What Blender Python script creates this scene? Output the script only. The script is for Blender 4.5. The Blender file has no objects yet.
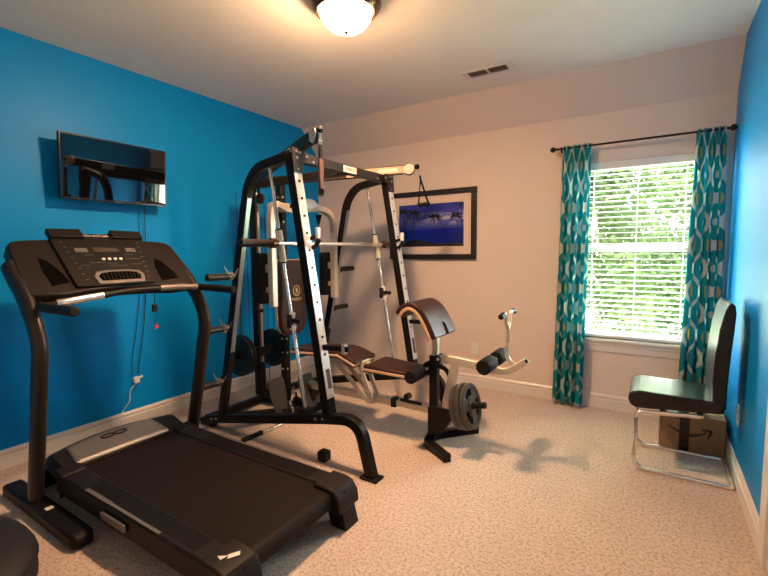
import bpy, bmesh, math, random
from mathutils import Vector as V, Matrix, noise
random.seed(7)
PI = math.pi
sc = bpy.context.scene
COL = sc.collection

# ------------------------------------------------------------------ materials
def mat(name, color=(.5, .5, .5), rough=.5, metal=0., spec=.5, coat=0., emis=None, estr=0., trans=0.):
    m = bpy.data.materials.new(name); m.use_nodes = True
    b = m.node_tree.nodes['Principled BSDF']
    b.inputs['Base Color'].default_value = (*color, 1)
    b.inputs['Roughness'].default_value = rough
    b.inputs['Metallic'].default_value = metal
    b.inputs['Specular IOR Level'].default_value = spec
    b.inputs['Coat Weight'].default_value = coat
    b.inputs['Transmission Weight'].default_value = trans
    if emis:
        b.inputs['Emission Color'].default_value = (*emis, 1)
        b.inputs['Emission Strength'].default_value = estr
    return m

def nd(m, typ, **kw):
    n = m.node_tree.nodes.new(typ)
    for k, v in kw.items():
        if k in n.bl_rna.properties: setattr(n, k, v)
        else: n.inputs[k].default_value = v
    return n
def ln(m, a, b): m.node_tree.links.new(a, b)
def pbsdf(m): return m.node_tree.nodes['Principled BSDF']

def math_n(m, op, a, b=None, c=None):
    n = m.node_tree.nodes.new('ShaderNodeMath'); n.operation = op
    for i, x in enumerate((a, b, c)):
        if x is None: continue
        if isinstance(x, (int, float)): n.inputs[i].default_value = x
        else: ln(m, x, n.inputs[i])
    return n.outputs[0]
def mix_n(m, fac, a, b):
    n = m.node_tree.nodes.new('ShaderNodeMix'); n.data_type = 'RGBA'
    for i, x in ((0, fac), (6, a), (7, b)):
        if isinstance(x, (int, float)): n.inputs[i].default_value = x
        elif isinstance(x, tuple): n.inputs[i].default_value = (*x, 1)
        else: ln(m, x, n.inputs[i])
    return n.outputs[2]

def noisy(m, c1, c2, scale, bump=0., bscale=None, detail=4., dist=.002):
    tc = nd(m, 'ShaderNodeTexCoord')
    n = nd(m, 'ShaderNodeTexNoise', Scale=scale, Detail=detail)
    ln(m, tc.outputs['Object'], n.inputs['Vector'])
    mp = nd(m, 'ShaderNodeMapRange'); mp.inputs[1].default_value = .35; mp.inputs[2].default_value = .65
    ln(m, n.outputs[0], mp.inputs[0])
    ln(m, mix_n(m, mp.outputs[0], c1, c2), pbsdf(m).inputs['Base Color'])
    if bump:
        n2 = nd(m, 'ShaderNodeTexNoise', Scale=bscale or scale, Detail=3.)
        ln(m, tc.outputs['Object'], n2.inputs['Vector'])
        bp = nd(m, 'ShaderNodeBump', Strength=bump, Distance=dist)
        ln(m, n2.outputs[0], bp.inputs['Height']); ln(m, bp.outputs[0], pbsdf(m).inputs['Normal'])
    return m

M = {}
M['blue'] = noisy(mat('blue_wall_paint', rough=.42, spec=.15), (.0005, .265, .70), (.0005, .275, .72), 3, .35, 90)
M['beige'] = noisy(mat('beige_wall_paint', rough=.6, spec=.3), (.74, .63, .56), (.76, .65, .58), 3, .3, 90)
M['ceil'] = noisy(mat('ceiling_paint', rough=.85, spec=.2), (.86, .81, .75), (.88, .83, .77), 5, .5, 70, dist=.003)
M['trim'] = mat('white_trim_paint', (.74, .70, .66), .35)
M['black_paint'] = noisy(mat('black_powder_coat', rough=.36, spec=.18), (.006, .006, .006), (.011, .009, .009), 60, .1, 200)
M['gun'] = mat('dark_grey_metal', (.026, .021, .019), .38, .4)
M['tan_metal'] = mat('champagne_metal', (.60, .53, .44), .36, .35)
M['chrome'] = mat('chrome', (.86, .84, .81), .22, .85)
M['steel'] = mat('brushed_steel', (.62, .60, .58), .3, 1.)
M['zinc'] = noisy(mat('galvanised_steel', rough=.35, metal=.25), (.50, .51, .53), (.78, .78, .78), 160)
M['rubber'] = mat('black_rubber', (.006, .0055, .0055), .6, 0, .25)
M['foam'] = noisy(mat('black_foam', rough=.75, spec=.25), (.005, .0045, .0045), (.009, .008, .008), 150, .3, 200)
M['brown'] = noisy(mat('brown_vinyl', rough=.42, spec=.3), (.030, .011, .008), (.038, .014, .010), 40, .15, 250)
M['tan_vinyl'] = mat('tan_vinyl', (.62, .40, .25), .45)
M['plate_iron'] = mat('grey_iron', (.085, .083, .076), .30, .5)
M['black_iron'] = mat('black_iron', (.016, .015, .015), .4, .2)
M['tm_plastic'] = noisy(mat('dark_brown_grey_plastic', rough=.5, spec=.2), (.013, .009, .008), (.016, .011, .010), 200, .15, 400)
M['tm_upright'] = mat('warm_grey_metal_paint', (.030, .024, .021), .38, .3)
M['tm_panel'] = mat('console_face_plastic', (.007, .005, .0045), .5, 0, .3)
M['tm_silver'] = mat('silver_plastic', (.22, .185, .16), .40, .45)
M['belt'] = noisy(mat('running_belt', rough=.6, spec=.15), (.009, .0045, .003), (.014, .008, .0055), 400, .2, 600)
M['white_ink'] = mat('white_print', (.75, .72, .68), .5)
M['grey_ink'] = mat('grey_print', (.11, .10, .09), .5)
M['lcd'] = mat('lcd_glass', (.07, .055, .038), .2)
M['screen'] = mat('tv_glass', (.003, .003, .004), .03, 0, 1.0, 1.0)
M['void'] = mat('recess_shade_black', (.002, .0018, .0016), .9, 0, .05)  # shade inside recesses as flat black, where nothing is cut in
M['bezel'] = mat('tv_bezel', (.012, .012, .013), .2)
M['red'] = mat('red_plastic', (.55, .04, .04), .4)
M['white_plastic'] = mat('white_plastic', (.78, .76, .73), .35)
M['cord_black'] = mat('black_cord', (.012, .012, .014), .5)
M['bronze'] = mat('bronze_metal', (.11, .05, .03), .32, .8)
M['rod'] = mat('dark_bronze_rod', (.016, .012, .011), .35, .5)
M['frame_black'] = mat('black_frame_wood', (.014, .011, .010), .35)
M['mat_board'] = mat('cream_mat_board', (.72, .60, .52), .7)
M['sash'] = mat('shaded_sash_paint', (.55, .56, .55), .4)  # white rail made grey: its backlit shade is put into the colour
M['palm'] = mat('palm_print', (.006, .008, .012), .5)
M['vinyl_black'] = noisy(mat('black_leatherette', rough=.28, spec=.3, coat=.25), (.006, .0055, .0055), (.009, .0085, .0085), 200, .12, 260)
M['card'] = noisy(mat('cardboard', rough=.75, spec=.2), (.30, .185, .10), (.33, .205, .115), 30)
M['tape'] = mat('black_tape', (.018, .014, .012), .3)
M['card_ink'] = mat('dark_print', (.03, .022, .018), .6)
M['tape_ink'] = mat('grey_tape_print', (.10, .085, .075), .5)
M['paper'] = mat('white_paper', (.74, .70, .62), .6)
M['yellow_ink'] = mat('yellow_print', (.72, .52, .12), .5)  # yellow ink of the pad emblem and lettering
M['strap'] = mat('brown_nylon_strap', (.13, .055, .03), .6)
M['blind'] = mat('white_blind', (.82, .82, .80), .45)
M['upright_grey'] = mat('blue_grey_metal', (.30, .33, .36), .3, .7)
M['dark_fabric'] = noisy(mat('dark_upholstery', rough=.6, spec=.3), (.014, .011, .010), (.020, .016, .015), 60, .2, 150)
M['leg_plate'] = noisy(mat('grey_tread', rough=.6), (.035, .032, .029), (.05, .046, .042), 80, .2, 200)
M['bark'] = noisy(mat('bark', rough=.9, spec=.1), (.10, .085, .07), (.20, .17, .14), 20, .5, 30)
M['grass'] = noisy(mat('grass', rough=.9, spec=.1), (.30, .42, .22), (.38, .50, .28), 6)
M['roof_ext'] = mat('exterior_soffit', (.6, .6, .58), .7)

# carpet: speckled pile
m = M['carpet'] = mat('beige_carpet', rough=.95, spec=.08)
tc = nd(m, 'ShaderNodeTexCoord')
n1 = nd(m, 'ShaderNodeTexNoise', Scale=70., Detail=6., Roughness=.72); ln(m, tc.outputs['Object'], n1.inputs['Vector'])
n2 = nd(m, 'ShaderNodeTexNoise', Scale=3.5, Detail=3.); ln(m, tc.outputs['Object'], n2.inputs['Vector'])
mp = nd(m, 'ShaderNodeMapRange'); mp.inputs[1].default_value = .34; mp.inputs[2].default_value = .54; ln(m, n1.outputs[0], mp.inputs[0])
ca = mix_n(m, mp.outputs[0], (.27, .195, .15), (.70, .56, .475))
mp2 = nd(m, 'ShaderNodeMapRange'); mp2.inputs[1].default_value = .3; mp2.inputs[2].default_value = .7; mp2.inputs[3].default_value = 0.; mp2.inputs[4].default_value = .25
ln(m, n2.outputs[0], mp2.inputs[0])
ln(m, mix_n(m, mp2.outputs[0], ca, (.44, .33, .255)), pbsdf(m).inputs['Base Color'])
bp = nd(m, 'ShaderNodeBump', Strength=.6, Distance=.010); ln(m, n1.outputs[0], bp.inputs['Height']); ln(m, bp.outputs[0], pbsdf(m).inputs['Normal'])
pbsdf(m).inputs['Sheen Weight'].default_value = .15

# glass pane: clear
m = M['pane'] = bpy.data.materials.new('window_glass'); m.use_nodes = True
nt = m.node_tree; nt.nodes.remove(nt.nodes['Principled BSDF'])
tr = nt.nodes.new('ShaderNodeBsdfTransparent'); tr.inputs[0].default_value = (.96, .98, .97, 1)
gl = nt.nodes.new('ShaderNodeBsdfGlossy'); gl.inputs['Roughness'].default_value = .02
mx = nt.nodes.new('ShaderNodeMixShader'); mx.inputs[0].default_value = .06
ln(m, tr.outputs[0], mx.inputs[1]); ln(m, gl.outputs[0], mx.inputs[2]); ln(m, mx.outputs[0], nt.nodes['Material Output'].inputs[0])

# leaves: diffuse + translucent
def leafmat(name, c):
    m = bpy.data.materials.new(name); m.use_nodes = True
    nt = m.node_tree; nt.nodes.remove(nt.nodes['Principled BSDF'])
    tc = nd(m, 'ShaderNodeTexCoord'); n = nd(m, 'ShaderNodeTexNoise', Scale=6., Detail=2.); ln(m, tc.outputs['Object'], n.inputs['Vector'])
    col = mix_n(m, n.outputs[0], tuple(x * .55 for x in c), tuple(min(1, x * 1.5) for x in c))
    d = nt.nodes.new('ShaderNodeBsdfDiffuse'); t = nt.nodes.new('ShaderNodeBsdfTranslucent')
    ln(m, col, d.inputs[0]); ln(m, col, t.inputs[0])
    mx = nt.nodes.new('ShaderNodeMixShader'); mx.inputs[0].default_value = .5
    ln(m, d.outputs[0], mx.inputs[1]); ln(m, t.outputs[0], mx.inputs[2]); ln(m, mx.outputs[0], nt.nodes['Material Output'].inputs[0])
    return m
M['leaf_a'] = leafmat('leaf_light', (.024, .038, .014)); M['leaf_b'] = leafmat('leaf_mid', (.020, .032, .013)); M['leaf_c'] = leafmat('leaf_grey', (.028, .036, .022))

# curtain cloth: ogee trellis on UV, diffuse + translucent
m = M['curtain'] = bpy.data.materials.new('teal_ogee_cloth'); m.use_nodes = True
nt = m.node_tree; nt.nodes.remove(nt.nodes['Principled BSDF'])
uv = nd(m, 'ShaderNodeTexCoord'); sp = nd(m, 'ShaderNodeSeparateXYZ'); ln(m, uv.outputs['UV'], sp.inputs[0])
cu = math_n(m, 'COSINE', math_n(m, 'MULTIPLY', sp.outputs[0], 2 * PI)); cv = math_n(m, 'COSINE', math_n(m, 'MULTIPLY', sp.outputs[1], 2 * PI))
t = math_n(m, 'ADD', cu, math_n(m, 'MULTIPLY', cv, .88))
at = math_n(m, 'ABSOLUTE', t)
wn = nd(m, 'ShaderNodeTexNoise', Scale=60., Detail=2.); ln(m, uv.outputs['UV'], wn.inputs['Vector'])
teal = mix_n(m, wn.outputs[0], (.006, .19, .235), (.03, .50, .57))
c = mix_n(m, math_n(m, 'LESS_THAN', at, .30), teal, (.60, .70, .68))
c = mix_n(m, math_n(m, 'GREATER_THAN', t, 1.62), c, (.42, .38, .17))
c = mix_n(m, math_n(m, 'LESS_THAN', t, -1.78), c, (.40, .58, .62))
d = nt.nodes.new('ShaderNodeBsdfDiffuse'); tl = nt.nodes.new('ShaderNodeBsdfTranslucent')
ln(m, c, d.inputs[0]); ln(m, c, tl.inputs[0])
mx = nt.nodes.new('ShaderNodeMixShader'); mx.inputs[0].default_value = .5
ln(m, d.outputs[0], mx.inputs[1]); ln(m, tl.outputs[0], mx.inputs[2]); ln(m, mx.outputs[0], nt.nodes['Material Output'].inputs[0])

# beach photograph print (object coordinates: Z is metres above the print centre)
m = M['beach'] = mat('beach_print', rough=.3, spec=.4)
tc = nd(m, 'ShaderNodeTexCoord'); sp = nd(m, 'ShaderNodeSeparateXYZ'); ln(m, tc.outputs['Generated'], sp.inputs[0])
rp = nd(m, 'ShaderNodeValToRGB'); ln(m, sp.outputs[2], rp.inputs[0])
els = rp.color_ramp.elements
els[0].position = 0; els[0].color = (.02, .025, .05, 1); els[1].position = 1; els[1].color = (.03, .035, .30, 1)
for p_, c_ in ((.07, (.03, .03, .07)), (.09, (.004, .015, .23)), (.40, (.004, .012, .30)), (.43, (.03, .05, .30)), (.62, (.12, .13, .50)), (.8, (.05, .06, .42))):
    e = els.new(p_); e.color = (*c_, 1)
cn = nd(m, 'ShaderNodeTexNoise', Scale=5., Detail=6.); mpg = nd(m, 'ShaderNodeMapping'); mpg.inputs['Scale'].default_value = (1, 1, 2.2)
ln(m, tc.outputs['Generated'], mpg.inputs[0]); ln(m, mpg.outputs[0], cn.inputs['Vector'])
band = math_n(m, 'SUBTRACT', 1.0, math_n(m, 'MULTIPLY', math_n(m, 'ABSOLUTE', math_n(m, 'SUBTRACT', sp.outputs[2], .66)), 5.5))
cl = math_n(m, 'MULTIPLY', math_n(m, 'GREATER_THAN', cn.outputs[0], .50), math_n(m, 'MAXIMUM', band, 0.))
cl = math_n(m, 'MULTIPLY', cl, sp.outputs[0])
ln(m, mix_n(m, cl, rp.outputs[0], (.62, .60, .66)), pbsdf(m).inputs['Base Color'])

# lamp bowl: alabaster glass lit by a bulb behind it (brightest near the bulb)
m = M['lamp_glass'] = mat('lit_alabaster_glass', (.85, .75, .6), .3)
tc = nd(m, 'ShaderNodeTexCoord')
vm = nd(m, 'ShaderNodeVectorMath', operation='DISTANCE'); vm.inputs[1].default_value = (-.012, -.012, .055)
ln(m, tc.outputs['Object'], vm.inputs[0])
rp = nd(m, 'ShaderNodeMapRange'); rp.inputs[1].default_value = .045; rp.inputs[2].default_value = .155; rp.inputs[3].default_value = 1.; rp.inputs[4].default_value = 0.
ln(m, vm.outputs['Value'], rp.inputs[0])
em_c = mix_n(m, rp.outputs[0], (1., .50, .20), (1., .67, .42))
ln(m, em_c, pbsdf(m).inputs['Emission Color'])
LAMP = 430.0
ln(m, math_n(m, 'ADD', math_n(m, 'MULTIPLY', math_n(m, 'POWER', rp.outputs[0], 2.0), LAMP), 26.0), pbsdf(m).inputs['Emission Strength'])

# ------------------------------------------------------------------ mesh builder
class MB:
    def __init__(s): s.bm = bmesh.new(); s.uv = None
    def face(s, vs):
        try: return s.bm.faces.new(vs)
        except ValueError: return None
    def box(s, lo, hi):
        c = [s.bm.verts.new((x, y, z)) for z in (lo[2], hi[2]) for y in (lo[1], hi[1]) for x in (lo[0], hi[0])]
        for f in ((0, 2, 3, 1), (4, 5, 7, 6), (0, 1, 5, 4), (2, 6, 7, 3), (0, 4, 6, 2), (1, 3, 7, 5)): s.face([c[i] for i in f])
        return s
    def sweep(s, pts, sec, up=(0, 0, 1), closed=False):
        """sweep 2-D section [(a,b)..] along pts; a = side axis, b = 'up' axis"""
        pts = [V(p) for p in pts]; n = len(pts); rings = []; up = V(up)
        for i, p in enumerate(pts):
            if closed: a, b = pts[i - 1], pts[(i + 1) % n]; d0 = (p - a).normalized(); d1 = (b - p).normalized()
            else:
                d0 = (p - pts[i - 1]).normalized() if i else None; d1 = (pts[i + 1] - p).normalized() if i < n - 1 else None
                d0 = d0 or d1; d1 = d1 or d0
            t = (d0 + d1).normalized(); side = t.cross(up)
            if side.length < 1e-4: side = t.cross(V((1, 0, 0)))
            side.normalize(); u = side.cross(t).normalized()
            # mitre stretch in the bend plane
            cosh = max(.35, math.sqrt(max(0, (1 + d0.dot(d1)) / 2))); bend = (d1 - d0)
            ring = []
            for (x, y) in sec:
                o = side * x + u * y
                if bend.length > 1e-5:
                    bn = bend.normalized(); k = o.dot(bn); o = o + bn * k * (1 / cosh - 1)
                ring.append(s.bm.verts.new(p + o))
            rings.append(ring)
        k = len(sec)
        R = range(n if closed else n - 1)
        for i in R:
            A, B = rings[i], rings[(i + 1) % n]
            for j in range(k): s.face([A[j], A[(j + 1) % k], B[(j + 1) % k], B[j]])
        if not closed: s.face(rings[0][::-1]); s.face(rings[-1])
        return s
    def tube(s, pts, r, seg=12, closed=False, up=(0, 0, 1)):
        return s.sweep(pts, [(r * math.cos(2 * PI * i / seg), r * math.sin(2 * PI * i / seg)) for i in range(seg)], up, closed)
    def bar(s, pts, w, h, up=(0, 0, 1)):
        return s.sweep(pts, [(-w / 2, -h / 2), (w / 2, -h / 2), (w / 2, h / 2), (-w / 2, h / 2)], up)
    def cyl(s, a, b, r, seg=20, r2=None):
        a, b = V(a), V(b); t = (b - a).normalized(); x = t.orthogonal().normalized(); y = t.cross(x); r2 = r if r2 is None else r2
        A = [s.bm.verts.new(a + (x * math.cos(2 * PI * i / seg) + y * math.sin(2 * PI * i / seg)) * r) for i in range(seg)]
        B = [s.bm.verts.new(b + (x * math.cos(2 * PI * i / seg) + y * math.sin(2 * PI * i / seg)) * r2) for i in range(seg)]
        for i in range(seg): s.face([A[i], A[(i + 1) % seg], B[(i + 1) % seg], B[i]])
        s.face(A[::-1]); s.face(B); return s
    def lathe(s, prof, o, ax=(0, 0, 1), seg=32):
        """prof [(r, h)...] around axis ax from o"""
        o, t = V(o), V(ax).normalized(); x = t.orthogonal().normalized(); y = t.cross(x); rings = []
        for (r, h) in prof:
            if r < 1e-5: rings.append([s.bm.verts.new(o + t * h)])
            else: rings.append([s.bm.verts.new(o + t * h + (x * math.cos(2 * PI * i / seg) + y * math.sin(2 * PI * i / seg)) * r) for i in range(seg)])
        for A, B in zip(rings, rings[1:]):
            for i in range(seg):
                j = (i + 1) % seg
                if len(A) == 1 and len(B) == 1: continue
                if len(A) == 1: s.face([A[0], B[j], B[i]])
                elif len(B) == 1: s.face([A[i], A[j], B[0]])
                else: s.face([A[i], A[j], B[j], B[i]])
        return s
    def prism(s, poly, d):
        """poly list of 3-D points, extruded by vector d"""
        d = V(d); A = [s.bm.verts.new(V(p)) for p in poly]; B = [s.bm.verts.new(V(p) + d) for p in poly]; n = len(poly)
        s.face(A[::-1]); s.face(B)
        for i in range(n): s.face([A[i], A[(i + 1) % n], B[(i + 1) % n], B[i]])
        return s
    def grid(s, fn, nu, nv, closed_u=False, uvfn=None, skip=None):
        vs = [[s.bm.verts.new(fn(i / (nu - (0 if closed_u else 1)), j / (nv - 1))) for j in range(nv)] for i in range(nu)]
        lay = s.bm.loops.layers.uv.verify() if uvfn else None
        for i in range(nu if closed_u else nu - 1):
            for j in range(nv - 1):
                if skip and skip(i, j): continue
                ids = [(i, j), ((i + 1) % nu, j), ((i + 1) % nu, j + 1), (i, j + 1)]
                f = s.face([vs[a][b] for a, b in ids])
                if lay and f:
                    for lp, (a, b) in zip(f.loops, ids): lp[lay].uv = uvfn(a / (nu - 1), b / (nv - 1))
        return s
    def build(s, name, m, parent=None, bevel=0., seg=2, smooth=True, sub=0, solid=0., angle=35, solid_off=0.):
        bm = s.bm; bmesh.ops.recalc_face_normals(bm, faces=bm.faces)
        me = bpy.data.meshes.new(name); o = bpy.data.objects.new(name, me); COL.objects.link(o)
        if parent is None:
            xs = [v.co for v in bm.verts]
            c = V(((min(v.x for v in xs) + max(v.x for v in xs)) / 2, (min(v.y for v in xs) + max(v.y for v in xs)) / 2, min(v.z for v in xs)))
            bmesh.ops.translate(bm, vec=-c, verts=bm.verts); o.location = c
        else:
            o.parent = parent
            org = V((0, 0, 0)); p = parent
            while p: org += p.location; p = p.parent
            bmesh.ops.translate(bm, vec=-org, verts=bm.verts)
        bm.to_mesh(me); bm.free()
        me.materials.append(m)
        if smooth:
            me.shade_smooth(); me.set_sharp_from_angle(angle=math.radians(angle))
        if solid:
            md = o.modifiers.new('solid', 'SOLIDIFY'); md.thickness = solid; md.offset = solid_off
        if bevel:
            md = o.modifiers.new('bevel', 'BEVEL'); md.width = bevel; md.segments = seg; md.limit_method = 'ANGLE'; md.angle_limit = math.radians(40); md.harden_normals = False
        if sub:
            md = o.modifiers.new('sub', 'SUBSURF'); md.levels = sub; md.render_levels = sub
        return o

def build_each(b, name, m, parent, **kw):
    """every loose piece of b becomes a part of its own"""
    bm = b.bm; bm.verts.ensure_lookup_table(); seen = set(); out = []
    for v0 in bm.verts:
        if v0 in seen: continue
        st = [v0]; isl = []; seen.add(v0)
        while st:
            v = st.pop(); isl.append(v)
            for e in v.link_edges:
                w_ = e.other_vert(v)
                if w_ not in seen: seen.add(w_); st.append(w_)
        q = MB(); mp_ = {v: q.bm.verts.new(v.co) for v in isl}
        for f in {f for v in isl for f in v.link_faces}: q.face([mp_[v] for v in f.verts])
        out.append(q.build(name, m, parent, **kw))
    bm.free(); return out

def arc(c, r, a0, a1, n, ax1, ax2):
    c, ax1, ax2 = V(c), V(ax1), V(ax2)
    return [c + ax1 * (r * math.cos(a0 + (a1 - a0) * i / n)) + ax2 * (r * math.sin(a0 + (a1 - a0) * i / n)) for i in range(n + 1)]
def smooth_path(pts, n=6):
    """Catmull-Rom through pts"""
    P = [V(p) for p in pts]; P = [P[0] * 2 - P[1]] + P + [P[-1] * 2 - P[-2]]; out = []
    for i in range(1, len(P) - 2):
        for k in range(n):
            t = k / n; a, b, c, d = P[i - 1], P[i], P[i + 1], P[i + 2]
            out.append(.5 * ((2 * b) + (c - a) * t + (2 * a - 5 * b + 4 * c - d) * t * t + (3 * b - a - 3 * c + d) * t ** 3))
    out.append(P[-2]); return out
def fillet(pts, r, n=6):
    """round the corners of a polyline"""
    P = [V(p) for p in pts]; out = [P[0]]
    for i in range(1, len(P) - 1):
        a, b, c = P[i - 1], P[i], P[i + 1]; rr = r[i - 1] if isinstance(r, (list, tuple)) else r
        d0 = (a - b); d1 = (c - b); k = min(rr, d0.length * .49, d1.length * .49)
        p0 = b + d0.normalized() * k; p1 = b + d1.normalized() * k
        for j in range(n + 1):
            t = j / n; out.append(p0 * (1 - t) ** 2 + b * 2 * t * (1 - t) + p1 * t * t)
    out.append(P[-1]); return out

def thing(name, label, cat, loc, group=None):
    o = bpy.data.objects.new(name, None); COL.objects.link(o); o.location = loc; o.empty_display_size = .1
    o['label'] = label; o['category'] = cat
    if group: o['group'] = group
    return o
def tag(o, label, cat, group=None):
    o['label'] = label; o['category'] = cat
    if group: o['group'] = group
    return o
def struct(o): o['kind'] = 'structure'; return o

def text_mesh(name, body, size, loc, xdir, ydir, m, parent, ext=.0006):
    """flat raised lettering in the plane of xdir / ydir, centred at loc"""
    cu = bpy.data.curves.new('lettering', 'FONT'); cu.body = body; cu.size = size; cu.align_x = 'CENTER'; cu.align_y = 'CENTER'; cu.extrude = ext
    t = bpy.data.objects.new('lettering', cu); COL.objects.link(t)
    bpy.context.view_layer.update()
    me = bpy.data.meshes.new_from_object(t.evaluated_get(bpy.context.evaluated_depsgraph_get()))
    bpy.data.objects.remove(t); bpy.data.curves.remove(cu)
    x, y = V(xdir).normalized(), V(ydir).normalized(); z = x.cross(y); y = z.cross(x)
    Mx = Matrix((x, y, z)).transposed().to_4x4(); Mx.translation = V(loc)
    org = V((0, 0, 0)); p = parent
    while p: org += p.location; p = p.parent
    me.transform(Matrix.Translation(-org) @ Mx)
    me.materials.clear(); me.materials.append(m)
    o = bpy.data.objects.new(name, me); COL.objects.link(o); o.parent = parent
    return o

# ------------------------------------------------------------------ room
W, D, H, HS, DS = 3.897, 4.004, 2.74, 2.4546, .2652
Y0 = -1.0
T = .14
b = MB(); b.grid(lambda u, v: V((u * W, Y0 + v * (D - Y0), 0)), 2, 2); struct(b.build('floor', M['carpet']))
bpy.data.objects['floor'].location.z = 0
struct(MB().box((-T, Y0, 0), (0, D + T, H + .1)).build('wall_left', M['blue'], smooth=False))
struct(MB().box((W, Y0, 0), (W + T, D + T, H + .1)).build('wall_right', M['blue'], smooth=False))
struct(MB().box((-T, Y0 - T, 0), (W + T, Y0, H + .1)).build('wall_front', M['beige'], smooth=False))
WX0, WX1, WZ0, WZ1 = 2.86, 3.76, .600, 2.062
b = MB()
b.box((0, D, 0), (WX0, D + T, HS)).box((WX1, D, 0), (W, D + T, HS)).box((WX0, D, 0), (WX1, D + T, WZ0)).box((WX0, D, WZ1), (WX1, D + T, HS))
struct(b.build('wall_back', M['beige'], smooth=False))
struct(MB().box((0, Y0, H), (W, D - DS, H + .1)).build('ceiling', M['ceil'], smooth=False))
struct(MB().prism([(0, D - DS, H), (0, D, HS), (0, D + T, HS), (0, D + T, H + .1), (0, D - DS, H + .1)], (W, 0, 0)).build('ceiling_slope', M['beige'], smooth=False))

def baseboard(name, a, c, nrm, h=.121):
    """profile: flat board with a stepped ogee top"""
    a, c, n = V(a), V(c), V(nrm); t = .017
    prof = [(0, 0), (t, 0), (t, h * .66), (t * .55, h * .70), (t * .55, h * .76), (t * .85, h * .80), (t * .85, h * .86), (t * .4, h * .96), (t * .2, h), (0, h)]
    poly = [a + n * p + V((0, 0, z)) for p, z in prof]
    return struct(MB().prism(poly, c - a).build(name, M['trim'], smooth=False))
baseboard('baseboard_left', (0.0005, Y0 + .02, 0), (0.0005, D, 0), (1, 0, 0))
baseboard('baseboard_back', (.016, D - .0005, 0), (W - .016, D - .0005, 0), (0, -1, 0))
baseboard('baseboard_right', (W - .0005, 2.392, 0), (W - .0005, D, 0), (-1, 0, 0))
# door casing on the right wall (only its edge shows)
dr = struct(MB().box((W - .02, 2.285, .002), (W - .0005, 2.39, 2.12)).box((W - .02, 1.38, .002), (W - .0005, 1.485, 2.12)).box((W - .02, 1.38, 2.03), (W - .0005, 2.39, 2.12)).build('door_1', M['trim'], bevel=.004))
MB().box((W - .008, 1.485, .012), (W - .0005, 2.285, 2.03)).box((W - .012, 1.6, .25), (W - .006, 2.23, .95)).box((W - .012, 1.6, 1.1), (W - .006, 2.23, 1.9)).build('door_panel', M['trim'], dr, bevel=.004)

# window
win = struct(MB().box((WX0, D + .055, WZ0), (WX0 + .045, D + .115, WZ1)).box((WX1 - .045, D + .055, WZ0), (WX1, D + .115, WZ1))
             .box((WX0, D + .055, WZ0), (WX1, D + .115, WZ0 + .05)).box((WX0, D + .055, WZ1 - .05), (WX1, D + .115, WZ1)).build('window_1', M['white_plastic'], bevel=.004))
MB().box((WX0 + .045, D + .06, 1.325), (WX1 - .045, D + .105, 1.385)).build('meeting_rail', M['sash'], win, bevel=.004)
MB().box((WX0 + .045, D + .085, WZ0 + .05), (WX1 - .045, D + .089, 1.325)).build('lower_pane', M['pane'], win, smooth=False)
MB().box((WX0 + .045, D + .095, 1.385), (WX1 - .045, D + .099, WZ1 - .05)).build('upper_pane', M['pane'], win, smooth=False)
# stool + apron + head trim
struct(MB().box((WX0 - .07, D - .035, .572), (WX1 + .07, D + .055, .600)).build('trim_1', M['trim'], bevel=.006, seg=3))
struct(MB().prism([(WX0 - .04, D - .0005, .485), (WX0 - .04, D - .012, .490), (WX0 - .04, D - .014, .535), (WX0 - .04, D - .02, .545), (WX0 - .04, D - .02, .571), (WX0 - .04, D - .0005, .571)], (WX1 - WX0 + .08, 0, 0)).build('trim_2', M['trim'], smooth=False))

# blinds
bl = thing('window_blind', 'white horizontal slat blind lowered with open slats inside the window', 'blind', ((WX0 + WX1) / 2, D + .028, .602))
bx0, bx1 = WX0 + .012, WX1 - .012
MB().box((bx0, D + .004, WZ1 - .062), (bx1, D + .050, WZ1 - .002)).build('headrail', M['blind'], bl, bevel=.003)
b = MB(); z = .655; k = 0
zs = []
while z < WZ1 - .07: zs.append(z); z += .0435
for z in zs:
    a = .03
    b.grid(lambda u, v, z=z: V((bx0 + u * (bx1 - bx0), D + .004 + v * .046, z + (v - .5) * a * .046 + .0022 * (1 - (2 * v - 1) ** 2))), 2, 4)
b.build('slats', M['blind'], bl, solid=.0016)
MB().box((bx0, D + .006, .606), (bx1, D + .048, .630)).build('bottom_rail', M['blind'], bl, bevel=.004)
b = MB()
for x in (bx0 + .12, (bx0 + bx1) / 2, bx1 - .12):
    for yy in (D + .0025, D + .0515): b.tube([(x, yy, .612), (x, yy, WZ1 - .04)], .0011, 5)
b.build('ladder_cords', M['blind'], bl)
MB().tube([(bx1 - .07, D - .004, 1.95), (bx1 - .072, D - .006, 1.25)], .004, 8).build('tilt_wand', M['white_plastic'], bl)

# ------------------------------------------------------------------ curtain rod + curtains
RZ, RY = 2.187, 3.905
rod = thing('curtain_rod', 'thin dark bronze curtain rod with ball finials above the window', 'curtain rod', (3.27, RY, RZ))
MB().tube([(2.715, RY, RZ), (3.842, RY, RZ)], .0085, 12).build('pole', M['rod'], rod)
for s, x in ((-1, 2.715), (1, 3.842)):
    MB().lathe([(0, -.004), (.012, -.004), (.012, .004), (.008, .008), (.009, .012), (.021, .022), (.024, .034), (.018, .047), (.007, .055), (0, .057)], (x, RY, RZ), (s, 0, 0), 16).build('finial', M['rod'], rod)
for x in (2.748, 3.815):
    MB().cyl((x, D - .002, RZ), (x, D - .008, RZ), .022, 16).tube([(x, D - .008, RZ), (x, RY + .008, RZ), ], .006, 8).cyl((x - .006, RY, RZ), (x + .006, RY, RZ), .014, 14).build('bracket', M['rod'], rod)

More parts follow.
